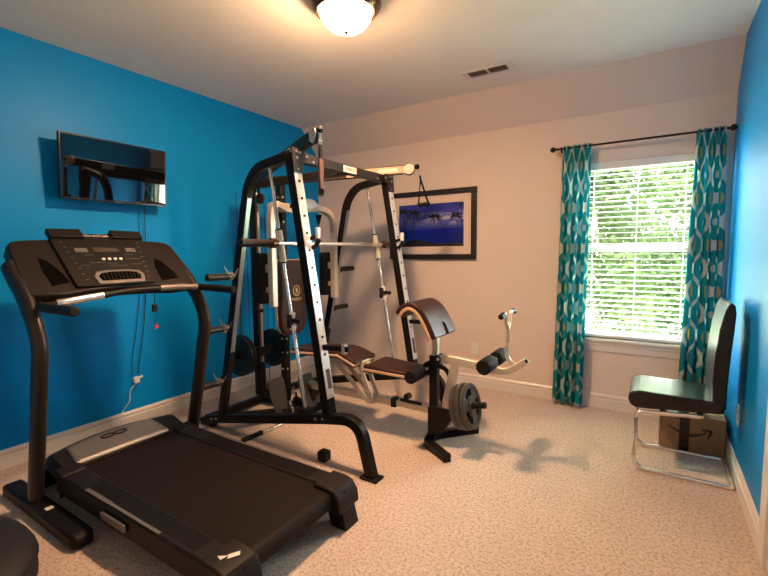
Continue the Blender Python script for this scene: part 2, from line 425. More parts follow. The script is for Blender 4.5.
def curtain(x0a, x1a, x0b, x1b, ztop, zbot, folds, phase, label, seed, uoff=0., pinch=None):
    nu, nv = 150, 60
    rnd = random.Random(seed); ph = [rnd.uniform(-.5, .5) for _ in range(9)]
    def pos(u, v):
        # v 0 bottom .. 1 top
        w = 1 - v
        xl = x0a + (x0b - x0a) * w; xr = x1a + (x1b - x1a) * w
        amp = .010 + .024 * min(1, w * 2.2)
        wv = math.sin(2 * PI * folds * u + phase + .5 * math.sin(2 * PI * u * 1.3 + ph[0]) + .35 * w * math.sin(3 * u + ph[1]))
        x = xl + (xr - xl) * u + .010 * math.sin(4 * PI * folds * u + phase + ph[2]) * min(1, w * 3)
        y = RY + amp * wv + .012 * math.sin(5 * u + ph[3]) * w
        z = zbot + (ztop - zbot) * v + (.012 * math.sin(2 * PI * folds * u + phase + 1.) * max(0, 1 - v * 8))
        if v > .985: y = RY - .001 + .6 * (y - RY)
        return V((x, y, z))
    CW = .40 if x1b - x0b < .23 else .44
    b = MB(); b.grid(pos, nu, nv, uvfn=lambda u, v: (uoff + u * CW / .160, (ztop - zbot) * v / .335))
    o = b.build('curtain', M['curtain'], solid=.0012, angle=180)
    return tag(o, label, 'curtain', 'teal curtains at the window')
curtain(2.760, 2.975, 2.715, 2.958, 2.205, .018, 4.0, .6, 'teal ogee patterned curtain at the left side of the window, nearer the framed picture', 3, .1)
curtain(3.665, 3.838, 3.625, 3.868, 2.205, .030, 4.5, 2.0, 'teal ogee patterned curtain at the right side of the window, behind the chair', 5, .45)

# ------------------------------------------------------------------ ceiling lamp and vent
lx, ly = 1.945, 2.01
lamp = thing('ceiling_light', 'lit flush ceiling light with an alabaster bowl and bronze rim', 'ceiling light', (lx, ly, 2.575))
MB().lathe([(0, .165), (.13, .165), (.182, .152), (.197, .138), (.193, .130), (.188, .120), (.178, .108), (.172, .098), (.162, .088), (.148, .093), (.135, .13), (0, .14)], (lx, ly, 2.575), seg=48).build('bronze_rim', M['bronze'], lamp)
prof = []
for i in range(15):
    a = i / 14 * PI / 2
    prof.append((.152 * math.sin(a) ** .9 if i else 0, .125 - .132 * math.cos(a)))
MB().lathe(prof, (lx, ly, 2.575), seg=48).build('glass_bowl', M['lamp_glass'], lamp)
MB().lathe([(0, -.030), (.005, -.029), (.006, -.022), (.004, -.019), (.014, -.014), (.017, -.008), (.012, -.004), (0, -.003)], (lx, ly, 2.575), seg=16).build('finial', M['bronze'], lamp)

vent = thing('ceiling_vent', 'white rectangular ceiling air vent with two dark louvred openings', 'vent', (2.30, 3.36, 2.735))
vx0, vx1, vy0, vy1 = 2.10, 2.49, 3.285, 3.435
b = MB()
for lo, hi in (((vx0, vy0), (vx1, vy0 + .03)), ((vx0, vy1 - .03), (vx1, vy1)), ((vx0, vy0 + .03), (vx0 + .045, vy1 - .03)), ((vx1 - .045, vy0 + .03), (vx1, vy1 - .03)), ((2.285, vy0 + .03), (2.305, vy1 - .03))):
    b.box((*lo, 2.730), (*hi, 2.739))
b.build('frame', M['trim'], vent, bevel=.002)
MB().box((vx0 + .01, vy0 + .01, 2.7385), (vx1 - .01, vy1 - .01, 2.7397)).build('duct_opening', mat('dark_duct', (.02, .012, .01), .8), vent, smooth=False)
b = MB()
for i in range(5):
    y = vy0 + .038 + i * .019
    b.prism([(vx0 + .045, y, 2.738), (vx0 + .045, y + .010, 2.729), (vx0 + .045, y + .012, 2.729), (vx0 + .045, y + .002, 2.738)], (vx1 - vx0 - .09, 0, 0))
b.build('louvres', mat('vent_louvre', (.10, .06, .045), .5), vent, smooth=False)

# ------------------------------------------------------------------ television
tv = thing('television', 'flat black wall mounted television above the treadmill', 'television', (.06, 1.665, 1.72))
tvt = math.radians(4.0)                                   # tilted forward a little
tx, tz0 = .118, 1.718
def TV(y, h, d=0): return V((tx + h * math.sin(tvt) + d * math.cos(tvt), y, tz0 + h * math.cos(tvt) - d * math.sin(tvt)))
def tvbox(y0, y1, h0, h1, d0, d1, b=None):
    b = b or MB(); return b.prism([TV(y0, h0, d0), TV(y1, h0, d0), TV(y1, h1, d0), TV(y0, h1, d0)], TV(0, 0, d1) - TV(0, 0, d0))
ty0, ty1, th = 1.292, 2.014, .432
b = tvbox(ty0, ty1, 0, th, -.03, -.001); tvbox(ty0 + .12, ty1 - .12, .05, th - .08, -.055, -.03, b); b.build('housing', M['bezel'], tv, bevel=.005)
b = tvbox(ty0, ty1, 0, .016, -.001, .004); tvbox(ty0, ty1, th - .010, th, -.001, .004, b); tvbox(ty0, ty0 + .010, .016, th - .01, -.001, .004, b); tvbox(ty1 - .010, ty1, .016, th - .01, -.001, .004, b)
b.build('bezel', M['bezel'], tv, bevel=.001)
tvbox(ty0 + .01, ty1 - .01, .016, th - .01, -.001, .002).build('screen', M['screen'], tv, smooth=False)
tvbox(1.625, 1.685, .005, .011, .004, .0048).build('nameplate', M['grey_ink'], tv, smooth=False)
tvbox(1.395, 1.40, .006, .010, .004, .0052).build('standby_light', M['red'], tv, smooth=False)
MB().box((.001, 1.52, 1.84), (.02, 1.80, 2.06)).bar([(.02, 1.60, 1.95), (.075, 1.60, 1.95)], .03, .16).bar([(.02, 1.73, 1.95), (.075, 1.73, 1.95)], .03, .16).build('wall_mount', M['black_paint'], tv, bevel=.002)

# outlets, cords
def outlet(x, y, z, n, label, m=None):
    n = V(n); s = V((0, 0, 1)).cross(n); p = V((x, y, z))
    def bx(b, w, h, d0, d1, dz=0):
        c = p + V((0, 0, dz)); return b.prism([c + n * d0 + s * sx * w / 2 + V((0, 0, sz * h / 2)) for sx, sz in ((-1, -1), (1, -1), (1, 1), (-1, 1))], n * (d1 - d0))
    t = thing('wall_outlet', label, 'outlet', p - V((0, 0, .057)), 'wall outlets')
    bx(MB(), .07, .115, .0005, .006).build('cover_plate', m or M['white_plastic'], t, bevel=.002)
    b = MB(); bx(b, .034, .028, .006, .009, .02); bx(b, .034, .028, .006, .009, -.02); build_each(b, 'socket', m or M['white_plastic'], t, bevel=.001)
    b = MB()
    for dz in (.02, -.02):
        for sx in (-.007, .007):
            c = p + s * sx; b.prism([c + n * .009 + s * a * .001 + V((0, 0, dz + q * .005)) for a, q in ((-1, -1), (1, -1), (1, 1), (-1, 1))], n * .0004)
    build_each(b, 'slot', M['rubber'], t, smooth=False); return t
outlet(1.966, D, .388, (0, -1, 0), 'white wall outlet low on the beige wall behind the exercise bench')
outlet(W, 3.17, .375, (-1, 0, 0), 'white wall outlet on the blue wall behind the chair')
outlet(0, 1.745, .375, (1, 0, 0), 'blue painted wall outlet below the television with a white adapter in it', M['blue'])
ad = thing('plug_adapter', 'white plug adapter in the outlet under the television', 'plug', (.02, 1.75, .33))
MB().box((.010, 1.728, .335), (.045, 1.772, .385)).build('body', M['white_plastic'], ad, bevel=.008, seg=3)
MB().cyl((.028, 1.772, .372), (.028, 1.80, .380), .009, 10).build('strain_relief', M['white_plastic'], ad)
tag(MB().tube(smooth_path([(.028, 1.748, .333), (.026, 1.70, .285), (.022, 1.69, .20), (.024, 1.635, .14), (.022, 1.62, .09), (.03, 1.62, .006)]), .0028, 8).build('charging_cable', M['white_plastic']), 'white cable hanging from the outlet to the floor behind the treadmill', 'cable')
tag(MB().tube(smooth_path([(.055, 1.885, 1.80), (.03, 1.887, 1.60), (.02, 1.88, 1.2), (.02, 1.84, .80), (.02, 1.79, .52), (.026, 1.765, .402)]), .0035, 8).build('power_cord', M['cord_black']), 'black power cord hanging from the television, the right of the two cords', 'cable', 'black cords below the television')
tag(MB().tube(smooth_path([(.055, 1.845, 1.80), (.014, 1.85, 1.60), (.012, 1.84, 1.2), (.012, 1.79, .80), (.012, 1.735, .52), (.016, 1.732, .398)]), .0025, 8).build('power_cord', M['cord_black']), 'thin black cord below the television, left of the two hanging cords', 'cable', 'black cords below the television')

# ------------------------------------------------------------------ framed picture
pf = thing('framed_picture', 'black framed photograph of a palm beach at dusk on the beige wall', 'picture', (1.50, D - .02, 1.262))
fx0, fx1, fz0, fz1, fw = 1.015, 1.983, 1.262, 1.958, .052
yb, yf = D - .002, D - .030
b = MB()
for lo, hi in (((fx0, fz0), (fx1, fz0 + fw)), ((fx0, fz1 - fw), (fx1, fz1)), ((fx0, fz0 + fw), (fx0 + fw, fz1 - fw)), ((fx1 - fw, fz0 + fw), (fx1, fz1 - fw))):
    b.box((lo[0], yf, lo[1]), (hi[0], yb, hi[1]))
b.build('frame', M['frame_black'], pf, bevel=.004)
mx0, mx1, mz0, mz1 = 1.125, 1.853, 1.392, 1.825
b = MB()
for lo, hi in (((fx0 + fw, fz0 + fw), (fx1 - fw, mz0)), ((fx0 + fw, mz1), (fx1 - fw, fz1 - fw)), ((fx0 + fw, mz0), (mx0, mz1)), ((mx1, mz0), (fx1 - fw, mz1))):
    b.box((lo[0], D - .013, lo[1]), (hi[0], D - .009, hi[1]))
b.build('mat_board', M['mat_board'], pf, smooth=False)
pr = MB().box((mx0, D - .009, mz0), (mx1, D - .006, mz1)).build('print', M['beach'], pf, smooth=False)
b = MB(); yy = D - .0094
def flat(poly): b.prism([(x, yy, z) for x, z in poly], (0, .0003, 0))
rnd = random.Random(11)
def palm(x, z0, z1, lean, r, nf=9):
    pts = []
    for i in range(7):
        t = i / 6; pts.append((x + lean * t * t, z0 + (z1 - z0) * t))
    w = .006
    flat([(px - w * (1 - .4 * i / 6), pz) for i, (px, pz) in enumerate(pts)] + [(px + w * (1 - .4 * i / 6), pz) for i, (px, pz) in reversed(list(enumerate(pts)))])
    cx, cz = pts[-1]
    for k in range(nf):
        a = -.5 + (PI + 1.0) * k / (nf - 1) + rnd.uniform(-.12, .12); L = r * rnd.uniform(.8, 1.15); up, dn = [], []
        for i in range(7):
            t = i / 6; px = cx + math.cos(a) * L * t; pz = cz + math.sin(a) * L * t - .55 * L * t * t; ww = .013 * math.sin(PI * (t * .9 + .1)) + .001
            up.append((px, pz + ww * .4)); dn.append((px, max(mz0 + .004, pz - ww)))
        q = [(min(max(px, mx0 + .003), mx1 - .003), min(max(pz, mz0 + .003), mz1 - .003)) for px, pz in up + dn[::-1]]
        flat(q)
palm(1.31, 1.42, 1.745, -.02, .10); palm(1.20, 1.42, 1.76, -.03, .09); palm(1.53, 1.62, 1.70, .01, .075); palm(1.80, 1.42, 1.70, -.035, .085); palm(1.83, 1.42, 1.80, .0, .05, 5)
flat([(mx0, mz0), (mx1, mz0), (mx1, mz0 + .022), (1.70, mz0 + .035), (1.58, mz0 + .02), (1.45, mz0 + .05), (1.36, mz0 + .075), (1.25, mz0 + .06), (mx0, mz0 + .035)])
b.build('palm_silhouettes', M['palm'], pr, smooth=False)

# ------------------------------------------------------------------ chair
ch = thing('chair', 'black padded dining chair on a chrome sled frame against the blue wall', 'chair', (3.62, 3.155, 0))
cy0, cy1 = 2.955, 3.36
seat = [(3.350, .405), (3.338, .435), (3.342, .468), (3.36, .487), (3.40, .497), (3.55, .494), (3.70, .492), (3.805, .490), (3.805, .425), (3.60, .408), (3.45, .392), (3.38, .388)]
MB().prism([(x, cy0, z) for x, z in seat], (0, cy1 - cy0, 0)).build('seat', M['vinyl_black'], ch, bevel=.014, seg=3)
back = [(3.748, .493), (3.743, .60), (3.749, .75), (3.762, .90), (3.783, 1.01), (3.797, 1.048), (3.812, 1.053), (3.826, 1.035), (3.832, .99), (3.828, .90), (3.819, .75), (3.812, .60), (3.812, .46), (3.79, .425)]
MB().prism([(x, cy0 + .004, z) for x, z in back], (0, cy1 - cy0 - .008, 0)).build('backrest', M['vinyl_black'], ch, bevel=.012, seg=3)
r_ = .0130
yl, yr = cy0 + .012, cy1 - .012
path = [(3.70, yl, .392), (3.385, yl, .366), (3.378, yl, r_), (3.858, yl, r_), (3.858, yr, r_), (3.378, yr, r_), (3.385, yr, .366), (3.70, yr, .392)]
MB().tube(fillet(path, [.035, .075, .02, .02, .075, .035], 6), r_, 12).build('sled_frame', M['chrome'], ch)
MB().bar([(3.70, yl, .392), (3.70, yr, .392)], .03, .012).bar([(3.52, yl, .380), (3.52, yr, .380)], .03, .012).build('seat_brackets', M['chrome'], ch)

# ------------------------------------------------------------------ cardboard box
bx = thing('cardboard_box', 'brown cardboard shipping box taped shut on the floor behind the chair', 'box', (3.69, 3.52, 0))
X0, X1, YA, YB, ZT = 3.515, 3.872, 3.405, 3.66, .248
MB().box((X0, YA, .001), (X1, YB, ZT - .003)).build('carton', M['card'], bx, bevel=.003)
b = MB().box((X0, YA, ZT - .003), (X1, (YA + YB) / 2 - .001, ZT)); b.box((X0, (YA + YB) / 2 + .001, ZT - .003), (X1, YB, ZT)); b.build('top_flap', M['card'], bx, bevel=.001)
tx0, tx1 = 3.627, 3.682
MB().box((tx0, YA - .0006, .004), (tx1, YA + .0004, ZT)).box((tx0, YA - .0006, ZT), (tx1, YB, ZT + .0006)).build('tape', M['tape'], bx, smooth=False)
text_mesh('tape_lettering', 'prime', .020, (3.6545, YA - .0009, .205), (1, 0, 0), (0, 0, 1), M['tape_ink'], bx)
text_mesh('tape_lettering', 'prime', .020, (3.6545, YA - .0009, .045), (1, 0, 0), (0, 0, 1), M['tape_ink'], bx)
# smile arrow
up_, dn_ = [], []
for i in range(17):
    t = i / 16; x = 3.568 + .205 * t; z = .168 - .060 * math.sin(PI * (t * .80 + .03)) + .012 * t; wd = .0035 + .006 * math.sin(PI * min(1, t * .9 + .05))
    up_.append((x, YA - .0016, z + wd)); dn_.append((x, YA - .0016, z - wd))
b = MB().prism(up_ + dn_[::-1], (0, .0012, 0))
b.prism([(x, YA - .0016, z) for x, z in ((3.742, .166), (3.765, .172), (3.800, .170), (3.806, .160), (3.796, .130), (3.784, .112), (3.778, .116), (3.786, .140), (3.787, .156), (3.768, .160), (3.745, .158))], (0, .0012, 0))
b.build('smile_arrow', M['card_ink'], bx, smooth=False)
MB().box((3.53, YA + .02, ZT), (3.615, YA + .1, ZT + .0006)).build('shipping_label', M['paper'], bx, smooth=False)

# ------------------------------------------------------------------ treadmill
YC = 1.292
tm = thing('treadmill', 'large dark treadmill with a wide console, left foreground', 'treadmill', (1.3, YC, 0))
def yl_(d): return YC - d
def yr_(d): return YC + d
DZ = .192                                               # deck height
# base feet with wheel caps
for s in (-1, 1):
    y = YC + s * .452
    MB().bar([(.405, y, .036), (.46, y, .036), (1.255, y, .036)], .095, .068).build('base_rail', M['tm_panel'], tm, bevel=.016, seg=3)
    MB().cyl((1.245, y - .036, .036), (1.245, y + .036, .036), .032, 18).build('end_cap', M['rubber'], tm, bevel=.004)
    # S-curved upright
    path = smooth_path([(.735, y, .06), (.748, y, .14), (.80, y, .33), (.852, y, .53), (.905, y, .75), (.935, y, .87), (.925, y, .96), (.87, y, 1.06), (.78, y, 1.16), (.70, y, 1.225), (.63, y, 1.29)], 5)
    MB().sweep(path, [(.026 * math.cos(a) * (1.25 if abs(math.cos(a)) > .5 else 1.15), .050 * math.sin(a)) for a in [2 * PI * (i + .5) / 16 for i in range(16)]], (1, 0, .3)).build('upright', M['tm_upright'], tm)
MB().box((.880, YC - .452 - .016, .0705), (.915, YC - .452 + .018, .0712)).build('sticker', M['white_ink'], tm, smooth=False)
MB().bar([(.52, YC - .41, .05), (.52, YC + .41, .05)], .06, .06).build('base_crossbar', M['tm_panel'], tm, bevel=.006)
# side rails
for s in (-1, 1):
    y0, y1 = sorted((YC + s * .268, YC + s * .385))
    MB().box((.80, y0, DZ - .105), (2.12, y1, DZ + .008)).build('side_rail', M['tm_plastic'], tm, bevel=.014, seg=3)
    b = MB()
    for i in range(9):
        yy = YC + s * (.283 + i * .0095); b.box((1.12, yy - .0022, DZ + .0078), (1.98, yy + .0022, DZ + .0098))
    b.build('tread_ribs', M['tm_panel'], tm, smooth=False)
    y = YC + s * .372
    MB().box((1.13, y - .007, DZ + .008), (1.76, y + .007, DZ + .0095)).build('silver_strip', M['tm_silver'], tm, smooth=False)
    MB().box((1.13, y - .010, DZ + .008), (1.36, y + .010, DZ + .0105)).build('strip_badge', M['grey_ink'], tm, smooth=False)
    # rear end caps with foot block
    prof = [(2.055, DZ - .10), (2.055, DZ + .018), (2.14, DZ + .018), (2.185, DZ + .006), (2.215, DZ - .035), (2.222, DZ - .10)]
    ye0, ye1 = sorted((YC + s * .235 if s < 0 else YC + s * .235, YC + s * .395))
    MB().prism([(x, ye0, z) for x, z in prof], (0, ye1 - ye0, 0)).build('rear_end_cap', M['tm_plastic'], tm, bevel=.010, seg=3)
    yf0, yf1 = sorted((YC + s * .265, YC + s * .37))
    MB().prism([(2.10, yf0, DZ - .06), (2.20, yf0, DZ - .06), (2.235, yf0, .0), (2.14, yf0, .0)], (0, yf1 - yf0, 0)).build('rear_foot', M['tm_panel'], tm, bevel=.006)
    MB().cyl((2.19, YC + s * .30, DZ - .018), (2.204, YC + s * .30, DZ - .012), .006, 10).build('bolt', M['rubber'], tm)
MB().box((1.32, YC - .405, DZ - .062), (1.53, YC - .386, DZ - .026)).build('step_lever', M['tm_silver'], tm, bevel=.008, seg=3)
# warning arrow sticker on the near end cap
zt = DZ + .0185
b = MB().prism([(2.090, 1.035 - .085, zt), (2.118, 1.008 - .065, zt), (2.122, 1.035 - .062, zt)], (0, 0, .0006)); b.prism([(2.118, .977, zt), (2.135, .961, zt), (2.158, 1.000, zt), (2.141, 1.016, zt)], (0, 0, .0006))
b.build('arrow_sticker', M['white_ink'], tm, smooth=False)
# belt: top run + rear roller
prof = [(.80, DZ - .012), (.80, DZ - .004), (2.13, DZ - .004)] + [(2.135 + .045 * math.sin(a), DZ - .049 + .045 * math.cos(a)) for a in [PI * i / 10 for i in range(11)]] + [(.80, DZ - .094)]
MB().prism([(x, YC - .266, z) for x, z in prof], (0, .532, 0)).build('running_belt', M['belt'], tm)
# motor hood (bowed front edge)
def hood(u, v):
    y = YC + (u - .5) * .76; k = abs(u - .5) * 2; bow = .11 * k ** 2; e = 1 - max(0, k - .93) / .07 * .25
    P = [(.46 + bow, .075), (.455 + bow, .15), (.49 + bow, .20), (.55 + bow, .238), (.62 + bow * .7, .246), (.71 + bow * .3, .232), (.80, .212), (.83, .195), (.83, .075)]
    t = v * (len(P) - 1); i = min(int(t), len(P) - 2); f = t - i
    return V((P[i][0] * (1 - f) + P[i + 1][0] * f, y, (P[i][1] * (1 - f) + P[i + 1][1] * f) * e))
b = MB(); b.grid(hood, 25, 25); bmesh.ops.holes_fill(b.bm, edges=[e for e in b.bm.edges if e.is_boundary], sides=0)
b.build('motor_hood', M['tm_plastic'], tm, angle=50)
def hood_plate(u, v):
    y = YC - .29 + u * .53 + (.02 - .04 * u) * (1 - v) ; uu = (y - YC) / .76 + .5; k = abs(uu - .5) * 2; bow = .11 * k ** 2
    x0 = .585 + bow; x = x0 + (.812 - x0) * v
    P = [(.55 + bow, .238), (.62 + bow * .7, .246), (.71 + bow * .3, .232), (.80, .212), (.83, .195)]
    z = .2
    for a, c in zip(P, P[1:]):
        if a[0] <= x <= c[0]: z = a[1] + (c[1] - a[1]) * (x - a[0]) / max(1e-6, c[0] - a[0])
    return V((x, y, z + .004))
MB().grid(hood_plate, 20, 10).build('hood_plate', M['tm_silver'], tm, solid=.003, angle=60)
MB().bar([(.816, YC - .285, .210), (.816, YC + .235, .210)], .010, .012).build('hood_edge_trim', M['white_ink'], tm, bevel=.002)
# looped emblem on the hood plate
b = MB()
for s in (-1, 1):
    b.tube([V((.665 + .020 * math.sin(a), YC - .02 + s * .036 + .036 * math.cos(a), .2475)) + V((0, 0, -.10 * (.020 * math.sin(a)))) for a in [2 * PI * i / 20 for i in range(20)]], .005, 6, closed=True)
b.build('hood_emblem', M['tm_panel'], tm)
for s in (-1, 1):
    MB().prism([(.79, YC + s * .27, DZ), (.90, YC + s * .27, DZ), (.885, YC + s * .27, DZ + .016), (.80, YC + s * .27, DZ + .024)], (0, s * .118, 0)).build('hood_corner', M['tm_plastic'], tm, bevel=.008, seg=3)

# console: plane through (X .88, Z 1.13) and (X .50, Z 1.48)
cO = V((.88, 0, 1.13)); cv = V((-.38, 0, .35)).normalized(); cn_ = V((.35, 0, .38)).normalized()
def CP(y, s, d=0): return cO + V((0, y, 0)) + cv * s + cn_ * d
def cpoly(b, pts, d0, d1): return b.prism([CP(y, s, d0) for y, s in pts], cn_ * (d1 - d0))
hous = [(.845, .03), (.835, .12), (.85, .40), (.875, .435), (.93, .447), (1.04, .455), (1.56, .455), (1.68, .447), (1.735, .430), (1.755, .39), (1.775, .10), (1.765, .04), (1.60, .030), (1.45, .045), (1.30, .05), (1.15, .04), (1.0, .02)]
cpoly(MB(), hous, -.085, 0).build('console_housing', M['tm_plastic'], tm, bevel=.012, seg=3)
pan = [(1.055, .055), (1.480, .055), (1.565, .445), (1.567, .500), (1.385, .512), (1.36, .49), (1.235, .49), (1.215, .512), (1.046, .505), (1.048, .445)]
cpoly(MB(), pan, 0, .016).build('console_panel', M['tm_panel'], tm, bevel=.004)
for pts in ([(1.045, .44), (1.222, .44), (1.218, .512), (1.046, .508)], [(1.38, .44), (1.565, .44), (1.567, .505), (1.382, .512)]):
    cpoly(MB(), pts, .016, .034).build('book_stop', M['tm_panel'], tm, bevel=.004)
for pts in ([(.955, .085), (1.045, .105), (1.02, .20), (.99, .27), (.955, .305), (.945, .20)], [(1.535, .075), (1.655, .09), (1.65, .14), (1.61, .25), (1.575, .275), (1.545, .20)]):
    cpoly(MB(), pts, 0, .0012).build('speaker_recess_shade', M['void'], tm, smooth=False)  # flat black patch on the housing, recess shade put into the colour
cpoly(MB(), [(1.165, .06), (1.418, .06), (1.437, .12), (1.42, .155), (1.36, .165), (1.24, .165), (1.18, .155), (1.158, .12)], .016, .024).build('fan_bezel', M['tm_silver'], tm, bevel=.006, seg=3)
cpoly(MB(), [(1.187, .08), (1.40, .08), (1.412, .115), (1.395, .138), (1.35, .147), (1.25, .147), (1.2, .138), (1.18, .115)], .024, .0255).build('fan_grille', M['void'], tm, smooth=False)
b = MB()
for i in range(10):
    y = 1.20 + i * .021; cpoly(b, [(y, .085), (y + .003, .085), (y + .012, .142), (y + .009, .142)], .0255, .027)
build_each(b, 'grille_bar', M['tm_plastic'], tm, smooth=False)
cpoly(MB(), [(1.235, .325), (1.372, .325), (1.375, .362), (1.235, .362)], .016, .0175).build('display', M['lcd'], tm, smooth=False)
b = MB()
for y0_, y1_ in ((1.14, 1.205), (1.42, 1.478)): cpoly(b, [(y0_, .325), (y1_, .325), (y1_, .360), (y0_, .360)], .016, .017)
b.build('small_display', M['grey_ink'], tm, smooth=False)
b = MB()
for i in range(4): c = CP(1.262 + i * .032, .262, .016); b.cyl(c, c + cn_ * .005, .0095, 12)
build_each(b, 'round_button', M['white_ink'], tm)
b = MB()
for i in range(8):
    t = i / 7; 
    for y in (1.100 + .0 * t - .025 * t + .02, 1.46 + .06 * t): cpoly(b, [(y - .006, .10 + .31 * t), (y + .006, .10 + .31 * t), (y + .006, .106 + .31 * t), (y - .006, .106 + .31 * t)], .016, .0168)
for (y, s, w) in ((1.20, .30, .05), (1.22, .235, .08), (1.42, .30, .05), (1.43, .262, .09), (1.30, .225, .06), (1.15, .215, .05), (1.33, .205, .10), (1.44, .215, .06)):
    cpoly(b, [(y - w / 2, s), (y + w / 2, s), (y + w / 2, s + .003), (y - w / 2, s + .003)], .016, .0165)
b.build('key_markings', M['grey_ink'], tm, smooth=False)
text_mesh('brand_lettering', 'NordicTrack', .026, CP(1.298, .470, .0165), (0, 1, 0), cv, M['white_ink'], tm)
# handlebar
hb = smooth_path([(.935, YC - .435, 1.100), (.945, YC - .33, 1.112), (.925, YC - .15, 1.128), (.905, YC, 1.138), (.90, YC + .15, 1.14), (.905, YC + .32, 1.138), (.915, YC + .44, 1.128)], 6)
MB().tube(hb, .017, 12).build('crossbar', M['tm_panel'], tm)
MB().tube(smooth_path([(.942, YC - .37, 1.108), (.945, YC - .33, 1.112), (.935, YC - .24, 1.121), (.925, YC - .15, 1.128)], 6), .0195, 12).build('pulse_grip', M['chrome'], tm)
MB().tube(smooth_path([(.902, YC + .18, 1.14), (.905, YC + .32, 1.138), (.915, YC + .43, 1.129)], 6), .0195, 12).build('pulse_grip', M['tm_silver'], tm)
MB().tube([(.93, YC - .435, 1.100), (1.0, YC - .44, 1.098), (1.305, YC - .445, 1.102), (1.318, YC - .445, 1.103)], .023, 14).build('hand_grip', M['rubber'], tm, bevel=.006, seg=3)
MB().tube([(.91, YC + .44, 1.128), (.98, YC + .445, 1.128), (1.235, YC + .45, 1.122), (1.248, YC + .45, 1.122)], .023, 14).build('hand_grip', M['rubber'], tm, bevel=.006, seg=3)
# safety key on its cord
kx, ky = .905, 1.432
kc = MB().tube(smooth_path([(kx, ky, 1.125), (kx + .004, ky + .003, 1.08), (kx, ky, 1.045), (kx, ky + .004, .98), (kx + .003, ky - .002, .935), (kx, ky + .003, .915)]), .0022, 6).build('safety_cord', M['cord_black'], tm)
MB().box((kx - .006, ky - .014, 1.0), (kx + .010, ky + .014, 1.045)).build('safety_clip_block', M['rubber'], tm, bevel=.003)
MB().prism([(kx, ky - .012, .895), (kx, ky + .016, .905), (kx, ky - .004, .935)], (.012, 0, 0)).build('safety_clip', M['red'], tm, bevel=.002)
tag(MB().tube(smooth_path([(.30, .80, .007), (.27, .76, .007), (.22, .70, .007), (.12, .52, .007)]), .006, 8).build('power_cord', M['cord_black']), 'black treadmill cord on the carpet at the left edge of the photo', 'cable')

